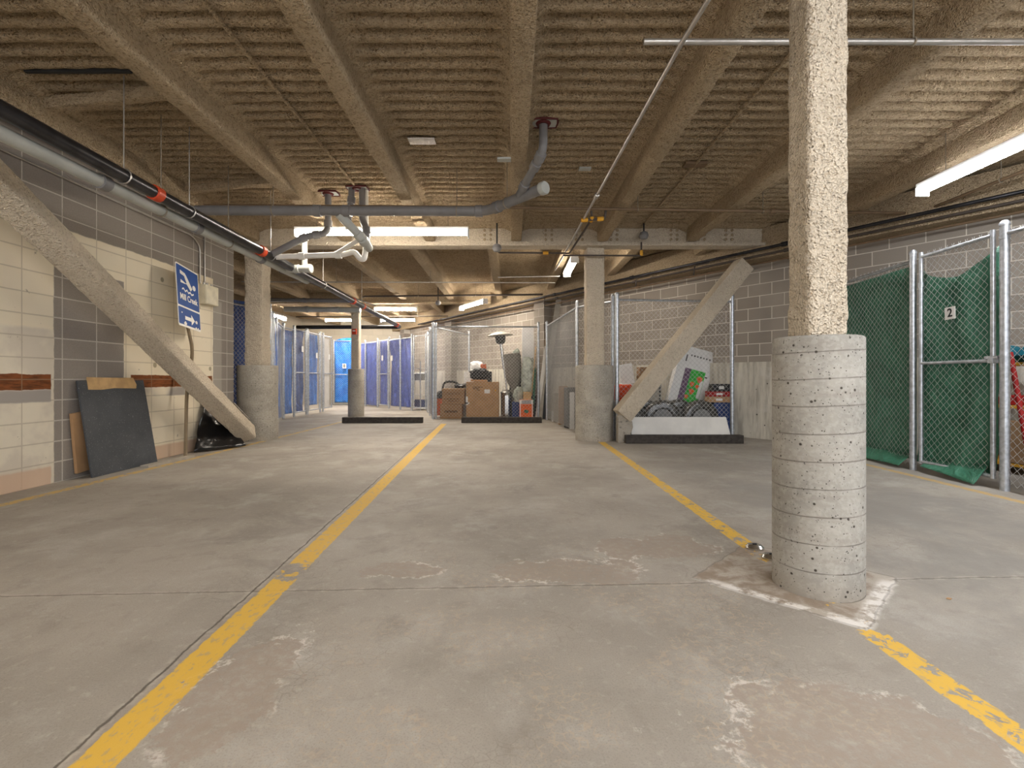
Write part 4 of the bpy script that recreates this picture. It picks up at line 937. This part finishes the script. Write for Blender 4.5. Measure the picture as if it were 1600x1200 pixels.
# far right row
FX = lambda y: -2.67 - 0.853 * (y - 15.1)
fr = [(FX(y), y) for y in (18.9, 18.37, 17.6)]
fence(fr, 'far chain link panels with violet tarp right of the bright blue gate', a=0.048, r=0.0033)
gate((FX(17.5), 17.5), (FX(16.98), 16.98), 'far cage gate with violet blue tarp and number card', a=0.048, r=0.0033)
fence([(FX(y), y) for y in (16.92, 16.3, 15.72)], 'far chain link panels with streaked blue tarp', a=0.048, r=0.0033)
gate((FX(15.62), 15.62), (FX(15.06), 15.06), 'untarped far cage gate showing a white shelf rack', a=0.048, r=0.0033)
fence([(FX(14.97), 14.97), (-2.28, 13.7), (-2.02, 12.56)], 'chain link fence turning from the far row to the cardboard box cage', a=0.048, r=0.0033)
ftarp(fr[0], fr[2], 0.05, 2.38, 'tarp_violet', 'violet blue tarp just right of the slim far column', seed=19, side=1)
ftarp((FX(17.5), 17.5), (FX(17.0), 17.0), 0.1, 2.34, 'tarp_violet', 'violet tarp on the far cage gate with number card', seed=23, side=1)
ftarp((FX(16.9), 16.9), (FX(15.75), 15.75), 0.1, 2.34, 'tarp_violet', 'streaked violet tarp on the middle of the far right row', seed=25, side=1, fold=0.03, nf=4)
card('white number card on the violet gate tarp', (FX(17.25) - 0.03, 17.22, 1.75), (-0.76, -0.65), 0.12, 0.18)
card('white number card left on the streaked violet tarp', (FX(16.7) - 0.03, 16.67, 1.72), (-0.76, -0.65), 0.12, 0.18)
t = thing('storage_rack', 'white wire shelf rack inside the untarped far cage', 'shelf rack', (-3.03, 16.3, 0), R(-49))
for zz in (0.08, 0.49, 0.96, 1.36): MB().box((0, 0, zz), (0.6, 0.36, 0.03)).build('shelf', 'whiteboard', t)
for sx in (-0.29, 0.29):
    for sy in (-0.17, 0.17): MB().box((sx, sy, 0.8), (0.03, 0.03, 1.6)).build('leg', 'steel', t)
tag(MB().box((0, 0, 0.12), (0.46, 0.3, 0.24)).build('storage_bin', 'grey', bevel=0.01, loc=(-3.03, 16.3, 0.976)), 'dark bin on the upper shelf of the white rack', 'bin').rotation_euler = (0, 0, R(-49))
tag(MB().box((0, 0, 0.12), (0.46, 0.3, 0.24)).build('storage_bin', 'navy', bevel=0.01, loc=(-3.03, 16.3, 0.096)), 'navy bin on the bottom shelf of the white rack', 'bin').rotation_euler = (0, 0, R(-49))

# ------------------------------------------------------------------ middle cage
fence([(-2.0, 12.5), (0.67, 12.5)], 'chain link fence across the cage with cardboard boxes and the patio heater', a=0.042, r=0.0030)
fence([(-1.95, 12.62), (-1.29, 14.8)], 'chain link divider inside the cage behind the stacked small boxes', a=0.045, r=0.0022)
fence([(0.87, 12.3), (1.20, 9.1), (1.72, 8.42)], 'chain link side fence receding behind the braced column', a=0.0375, r=0.0026)
def cbox(name, x0, x1, y, dep, z0, z1, mat, label, rz=0, cat='box', tape=True, marks=None, group=None, extra=None):
    t = thing(name, label, cat, ((x0 + x1) / 2, y + dep / 2, z0), rz, group)
    wv, hv = x1 - x0, z1 - z0
    MB().box((0, 0, hv / 2), (wv, dep, hv)).build('carton', mat, t, bevel=0.004)
    if tape: MB().box((0, 0, hv + 0.001), (wv * 1.002, 0.05, 0.003)).build('tape', 'wood', t)
    if marks:
        m = MB()
        for (u, v, w_, h_) in marks: m.box(((u - 0.5) * wv, -dep / 2 - 0.0015, v * hv), (w_ * wv, 0.003, h_ * hv))
        m.build('printed_marks', 'inkb' if 'card' in mat else 'ink', t)
    return t
cbox('cardboard_box', -1.84, -1.28, 12.60, 0.4, 0.0, 0.37, 'card2', 'lower small cardboard box of the pair at the left of the cage', marks=[(0.5, 0.5, 0.6, 0.14)])
cbox('cardboard_box', -1.79, -1.22, 12.62, 0.4, 0.375, 0.77, 'card2', 'upper small cardboard box with printed lines at the left of the cage', marks=[(0.5, 0.72, 0.6, 0.03), (0.5, 0.64, 0.6, 0.03), (0.45, 0.33, 0.7, 0.05), (0.5, 0.2, 0.5, 0.04)])
t = cbox('cardboard_box', -1.17, -0.34, 12.60, 0.5, 0.0, 0.94, 'card', 'large plain cardboard box with a white shipping label beside the patio heater', marks=[(0.35, 0.86, 0.3, 0.02), (0.3, 0.82, 0.2, 0.02), (0.38, 0.78, 0.1, 0.02)])
MB().box((0.12, -0.252, 0.70), (0.14, 0.003, 0.10)).build('shipping_label', 'white', t)
MB().box((0.33, -0.252, 0.73), (0.03, 0.003, 0.05)).build('yellow_sticker', 'yellow', t)
MB().box((-0.10, 0.0, 0.975), (0.42, 0.3, 0.05), Euler((0, 0.02, 0)).to_matrix()).build('open_flap', 'card', t)
m = MB(); m.box((-0.40, -0.254, 0.46), (0.05, 0.006, 0.22)); m.box((-0.38, -0.254, 0.40), (0.09, 0.006, 0.04)); m.build('torn_patch', 'white', t)
t = thing('shop_vacuum', 'orange and black vacuum canister with curved black hose behind the small boxes', 'vacuum', (-1.86, 13.15, 0))
MB().lathe([(0.14, 0.05), (0.17, 0.10), (0.17, 0.50), (0.15, 0.55)], n=20).build('canister', 'orange', t, smooth=True)
MB().lathe([(0.175, 0.5), (0.17, 0.62), (0.10, 0.70), (0.01, 0.71)], n=20).build('motor_head', 'black', t, smooth=True)
MB().tube(rounded([(0.0, 0, 0.68), (0.05, -0.05, 0.95), (0.35, -0.05, 0.95), (0.5, 0, 0.8)], 0.15, 6), 0.028, 10).build('hose', 'black', t, smooth=True)
blob('folded_gear', (-1.36, 12.85, 0.775), (0.30, 0.22, 0.12), 'black', 'small black gear lying on the upper small cardboard box', 'gear', 8)
tag(MB().box((0, 0, 0.45), (0.34, 0.3, 0.90)).build('plastic_tote', 'grey', bevel=0.01, loc=(-1.16, 13.40, 0)), 'tall grey tote behind the gap between small and large cardboard boxes', 'tote')
for k, z0_ in enumerate((0.902, 1.06)):
    tag(MB().box((0, 0, 0.075), (0.26, 0.2, 0.15)).build('white_box', 'white', bevel=0.004, loc=(-1.16, 13.36, z0_)), ('lower' if k == 0 else 'upper') + ' of two small white boxes on the grey tote', 'box')
blob('white_bag', (-0.97, 13.42, 1.22), (0.34, 0.2, 0.30), 'white', 'crumpled white bag above the small white boxes', 'bag', 12)
tag(MB().box((0, 0, 0.61), (0.5, 0.28, 1.22)).build('storage_crate', 'black', bevel=0.01, loc=(-0.80, 13.47, 0)), 'tall dark crate behind the large cardboard box', 'crate')
blob('duffel_bag', (-0.86, 12.90, 1.0), (0.48, 0.3, 0.30), 'black', 'black duffel bag on top of the large cardboard box', 'bag', 14, 0.2)
tag(MB().box((0, 0, 0.10), (0.20, 0.14, 0.20)).build('brown_pack', 'brick', bevel=0.006, loc=(-0.80, 13.42, 1.22)), 'rust red patterned pack on the dark crate behind the duffel bag', 'pack')
# patio heater
t = thing('patio_heater', 'tall stainless patio heater with round hood in the middle cage', 'patio heater', (-0.14, 13.2, 0))
MB().lathe([(0.20, 0.0), (0.20, 0.03), (0.16, 0.05), (0.16, 0.62), (0.17, 0.66), (0.10, 0.72), (0.03, 0.74)], n=28).build('tank_housing', 'chrome', t, smooth=True)
MB().box((0.0, -0.165, 0.33), (0.10, 0.02, 0.5)).build('housing_door', 'chrome', t, bevel=0.004)
MB().tube([(0, 0, 0.7), (-0.07, 0, 1.30)], 0.022, 10).build('pole', 'chrome', t, smooth=True)
MB().tube([(-0.07, 0, 1.28), (-0.155, 0, 1.98)], 0.042, 12).build('upper_tube', 'chrome', t, smooth=True)
Tm = Matrix.Translation((-0.16, 0, 1.95)) @ Matrix.Rotation(R(-4), 4, 'Y')
MB().lathe([(0.06, 0), (0.12, 0.04), (0.14, 0.14), (0.14, 0.22), (0.05, 0.23)], m=Tm, n=22).build('burner_head', 'black', t, smooth=True)
MB().lathe([(0.03, 0.215), (0.34, 0.225), (0.345, 0.235), (0.22, 0.30), (0.05, 0.33), (0.01, 0.33)], m=Tm, n=36).build('hood', 'greyplank', t, smooth=True)
t = thing('covered_parasol', 'grey fabric covered parasol standing top heavy right of the patio heater', 'parasol', (0.13, 13.22, 0))
MB().lathe([(0.10, 0.0), (0.12, 0.35), (0.11, 0.78), (0.20, 0.98), (0.24, 1.35), (0.25, 1.66), (0.20, 1.70), (0.02, 1.70)], m=Matrix.Rotation(R(-5), 4, 'Y'), n=9).build('fabric_cover', 'greycover', t, smooth=True)
MB().lathe([(0.02, 0), (0.2, 0), (0.2, 0.04), (0.03, 0.06)], n=20).build('base', 'black', t, smooth=True)
blob('wrapped_bundle', (0.45, 13.02, 0.62), (0.42, 0.22, 1.0), 'plasticwrap', 'tall milky plastic wrapped bundle below the white panel', 'bundle', 31, 0.22)
blob('wrapped_bundle', (0.12, 13.56, 1.0), (0.24, 0.2, 0.86), 'plasticwrap', 'small milky plastic bag poking above the covered parasol', 'bundle', 33, 0.2)
tag(MB().box((0, 0, 0.5), (0.34, 0.22, 1.0)).build('storage_crate', 'black', bevel=0.01, loc=(0.10, 13.56, 0)), 'dark crate behind the covered parasol', 'crate')
tag(MB().box((0, 0, 0.3), (0.44, 0.3, 0.6)).build('storage_crate', 'black', bevel=0.01, loc=(0.45, 13.02, 0)), 'dark crate under the tall wrapped bundle', 'crate')
tag(MB().box((0, 0, 1.22), (0.36, 0.04, 2.42)).build('white_board', 'white', bevel=0.003, loc=(0.45, 13.2, 0)), 'tall narrow white panel standing at the back of the middle cage', 'panel')
t = cbox('detergent_carton', 0.19, 0.54, 12.58, 0.28, 0.0, 0.48, 'orange', 'orange and white carton with a round green emblem at the right of the cage', tape=False)
MB().box((0, -0.142, 0.43), (0.35, 0.004, 0.10)).build('white_band', 'white', t)
m = MB(); 
for k in range(2): m.box((0, -0.1455, 0.45 - 0.045 * k), (0.24, 0.003, 0.022))
m.build('printed_title', 'ink', t)
MB().lathe([(0.06, 0), (0.06, 0.004), (0.0, 0.004)], m=Matrix.Translation((0, -0.142, 0.19)) @ Matrix.Scale(0.75, 4, (0, 0, 1)) @ Matrix.Rotation(R(90), 4, 'X'), n=24).build('round_emblem', 'tarp_green', t)
for sx in (-0.155, 0.155): MB().box((sx, -0.1425, 0.2), (0.02, 0.004, 0.4)).build('white_edge', 'white', t)
tag(MB().box((0, 0, 0.1), (0.20, 0.16, 0.20)).build('small_carton', 'wood', bevel=0.004, loc=(0.39, 12.72, 0.484)), 'small tan carton standing on the orange and white carton', 'box')
blob('plastic_bag', (0.16, 12.86, 0.42), (0.26, 0.2, 0.40), 'plasticwrap', 'pale bluish plastic bag left of the small tan carton', 'bag', 41, 0.2)
tag(MB().box((0, 0, 0.21), (0.24, 0.2, 0.42)).build('storage_crate', 'navy', bevel=0.01, loc=(0.12, 12.92, 0)), 'low dark blue crate under the pale plastic bag', 'crate')
for a_, b_, r_, mt, lab in (((0.46, 12.95, 0.02), (0.615, 12.72, 1.85), 0.012, 'wood', 'pale wooden broom handle leaning against the cage post'), ((0.55, 12.9, 0.02), (0.60, 12.85, 1.3), 0.03, 'tarp_green', 'rolled green tube among the broom handles'), ((0.50, 13.0, 0.02), (0.66, 12.9, 1.35), 0.014, 'brick', 'thin rust red handle among the leaning handles')):
    tag(MB().tube([a_, b_], r_, 8).build('broom_stick', mt, smooth=True), lab, 'stick')
# planks
for a_, b_, wv, mt, lab in (((0.73, 12.50, 0.01), (1.17, 12.30, 3.02), 0.13, 'greyplank', 'tall grey plank leaning against the wall by the cage post'),
                            ((0.64, 12.62, 0.01), (0.88, 12.52, 1.85), 0.10, 'whiteboard', 'white board leaning between the two fence posts'),
                            ((0.76, 12.66, 0.01), (0.90, 12.6, 2.2), 0.06, 'wood', 'orange toned narrow board behind the white leaning board'),
                            ((0.80, 12.42, 0.01), (0.90, 12.45, 1.3), 0.07, 'black', 'dark strip leaning at the fence gap')):
    tag(MB().bar(a_, b_, wv, 0.03, 0, (0, 1, 0)).build('leaning_plank', mt, bevel=0.003), lab, 'plank', 'planks leaning in the fence gap')
# flat goods behind the side fence
for x, y, wv, h_, mt, rz, lab in ((0.98, 11.6, 0.17, 0.68, 'greyplank', 12, 'grey flat parcel behind the side fence'), (1.06, 11.0, 0.20, 0.86, 'card', 10, 'brown flat cardboard leaning behind the side fence'), (1.20, 10.3, 0.34, 0.84, 'black', 15, 'dark suitcase standing behind the side fence'), (0.98, 11.8, 0.22, 0.26, 'white', 12, 'white papers low behind the side fence'), (1.14, 10.02, 0.09, 0.75, 'white', 10, 'white hangers bundle beside the dark suitcase')):
    tag(MB().box((0, 0, h_ / 2), (wv, 0.05 if mt != 'black' else 0.2, h_), None).build('flat_parcel', mt, bevel=0.006, loc=(x + 0.08, y, 0.0)), lab, 'parcel').rotation_euler = (0, 0, R(rz))

# ------------------------------------------------------------------ tyre cage on the right
fence([(1.75, 8.22), (3.76, 8.42)], 'chain link fence of the cage with tyres and the white screen box', pr=0.035, a=0.04, r=0.0028)
def tyre(x, y, lab, rz=0):
    t = thing('car_tyre', lab, 'tyre', (x, y, 0.325), R(rz), 'plastic wrapped car tyres')
    RM = Matrix.Rotation(R(90), 4, 'X')
    prof = [(0.17, -0.08), (0.19, -0.10), (0.27, -0.105), (0.305, -0.085), (0.322, -0.05), (0.325, 0), (0.322, 0.05), (0.305, 0.085), (0.27, 0.105), (0.19, 0.10), (0.17, 0.08)]
    MB().lathe(prof, m=RM, n=48).build('wrapped_tyre', 'wrap_black', t, smooth=True)
    MB().lathe([(0.03, 0.07), (0.16, 0.075), (0.168, 0.09), (0.15, 0.095), (0.04, 0.085), (0.02, 0.1)], m=RM, n=24).build('rim', 'grey', t, smooth=True)
    return t
tyre(2.63, 8.66, 'plastic wrapped tyre in the middle of the right cage', -3)
tyre(3.31, 8.69, 'plastic wrapped tyre nearest the cage post on the right', 4)
tyre(1.97, 8.60, 'tyre behind the lower end of the diagonal brace', 0)
tyre(3.02, 8.95, 'tyre behind the two front wrapped tyres', 0)
tyre(2.38, 8.90, 'tyre just behind the left pair in the right cage', 0)
tag(MB().box((0, 0, 0.27), (0.9, 0.28, 0.54)).build('storage_tote', 'navy', bevel=0.015, loc=(2.95, 9.28, 0)), 'navy tote behind the tyres carrying the white screen box', 'tote')
t = thing('screen_box', 'big tilted white screen carton with a green printed picture above the tyres', 'box', (3.20, 9.10, 0.56))
t.rotation_euler = (0, R(15), 0); t.scale = (1.14, 1, 1.12)
MB().box((0.0, 0.09, 0.46), (0.58, 0.18, 0.95)).build('carton', ['white'], t, bevel=0.004)
MB().box((0.295, 0.09, 0.46), (0.008, 0.178, 0.94)).build('grey_side', 'grey', t)
f = -0.002
MB().box((0.02, f, 0.30), (0.34, 0.004, 0.56)).build('green_picture', 'green', t)
MB().box((-0.10, f - 0.003, 0.30), (0.10, 0.004, 0.56)).build('picture_crowd', 'purple', t)
m = MB()
for cx, cz, s_ in ((0.12, 0.44, 0.045), (0.02, 0.34, 0.035), (0.04, 0.22, 0.04), (0.11, 0.32, 0.03), (-0.02, 0.12, 0.03)):
    m.prism([(cx + s_ * (1 + 0.3 * math.sin(3 * q)) * math.cos(q), cz + 1.2 * s_ * math.sin(q)) for q in [i * math.pi / 6 for i in range(12)]], Matrix.Translation((0, f - 0.004, 0)), 0.004)
m.build('picture_figures', 'orange', t)
MB().box((-0.25, f, 0.84), (0.07, 0.004, 0.12)).build('red_logo_patch', 'red', t)
MB().box((-0.265, f - 0.001, 0.79), (0.04, 0.004, 0.07)).build('blue_logo_patch', 'blueprint', t)
m = MB()
for k in range(7): m.lathe([(0.014, 0), (0.014, 0.004), (0, 0.004)], m=Matrix.Translation((-0.10 + k * 0.05, 0, 0.80)) @ Matrix.Rotation(R(90), 4, 'X'), n=10)
m.build('printed_icons', 'ink', t)
m = MB(); m.box((-0.17, f, 0.74), (0.02, 0.004, 0.11)); m.box((0.215, f, 0.50), (0.04, 0.004, 0.02)); m.build('printed_marks', 'ink', t)
MB().box((0.16, f - 0.002, 0.28), (0.05, 0.004, 0.30)).build('spec_panel', 'white', t)
tag(MB().box((0, 0, 0.30), (0.5, 0.24, 0.60)).build('storage_tote', 'black', bevel=0.015, loc=(2.25, 9.28, 0)), 'black tote behind the left tyres under the white cartons', 'tote')
t = cbox('white_carton', 2.05, 2.42, 9.22, 0.25, 0.60, 0.92, 'white', 'lower white carton behind the diagonal brace', marks=[(0.5, 0.85, 0.3, 0.05)], tape=False)
t = cbox('white_carton', 2.06, 2.31, 9.25, 0.22, 0.925, 1.30, 'white', 'upper white carton tipped behind the diagonal brace', tape=False); t.rotation_euler = (0, R(-9), 0)
tag(MB().box((0, 0, 0.15), (0.14, 0.24, 0.32)).build('brown_carton', 'card2', bevel=0.004, loc=(2.46, 9.34, 0.93)), 'brown carton right of the tipped white carton', 'box')
cbox('grey_carton', 2.50, 2.80, 9.22, 0.2, 0.56, 0.98, 'greyplank', 'grey white carton with vertical black letters right of the brace', marks=[(0.88, 0.2, 0.1, 0.1), (0.88, 0.36, 0.1, 0.1), (0.88, 0.52, 0.1, 0.1), (0.88, 0.68, 0.1, 0.1), (0.88, 0.84, 0.1, 0.1)], tape=False)
blob('red_bag', (2.02, 8.93, 0.60), (0.42, 0.14, 0.34), 'redcloth', 'orange red bag lying on the tyres left of the brace', 'bag', 51, 0.12)
tag(MB().box((0, 0, 0.3), (0.30, 0.18, 0.60)).build('storage_tote', 'black', bevel=0.01, loc=(1.90, 8.93, 0)), 'narrow black tote under the orange red bag', 'tote')
XW = 3.66
tag(MB().box((0, 0, 0.30), (0.30, 0.20, 0.60)).build('recycling_bin', 'navy', bevel=0.015, loc=(3.70, 8.66 + 0.10, 0.0)), 'navy blue bin next to the cage post', 'bin').rotation_euler = (0, 0, 0)
m = bpy.data.objects[-1] if False else None
cbox('brown_carton', 3.46, 3.84, 8.60, 0.18, 0.72, 0.81, 'card', 'flat brown carton on the stack by the cage post', tape=False) if False else None
for z0_, h_, mt, lab, x0, x1 in ((0.605, 0.10, 'card', 'flat tan carton, lowest on the navy bin', 3.46, 3.84), (0.708, 0.09, 'redbox', 'flat red shoe box in the stack on the navy bin', 3.47, 3.84), (0.80, 0.13, 'black', 'dark box with white stripes, topmost on the navy bin', 3.54, 3.84)):
    t = thing('shoe_box', lab, 'box', ((x0 + x1) / 2, 8.77, z0_))
    MB().box((0, 0, h_ / 2), (x1 - x0, 0.18, h_)).build('carton', mt, t, bevel=0.004)
    MB().box((0, -0.0915, h_ * 0.5), ((x1 - x0) * 0.3, 0.002, h_ * 0.4)).build('printed_label', 'white', t)
# white panel leaning on the fence
m = MB(); pl = [(-0.80, 0.0), (0.83, 0.0), (0.77, 0.37), (-0.78, 0.37)]
m.prism(pl, Matrix.Rotation(R(-12), 4, 'X'), 0.03)
tag(m.build('leaning_board', 'whiteboard', bevel=0.003, loc=(2.74, 8.02, 0.03)), 'low long white panel leaning on the tyre cage fence behind the wheel stop', 'panel')
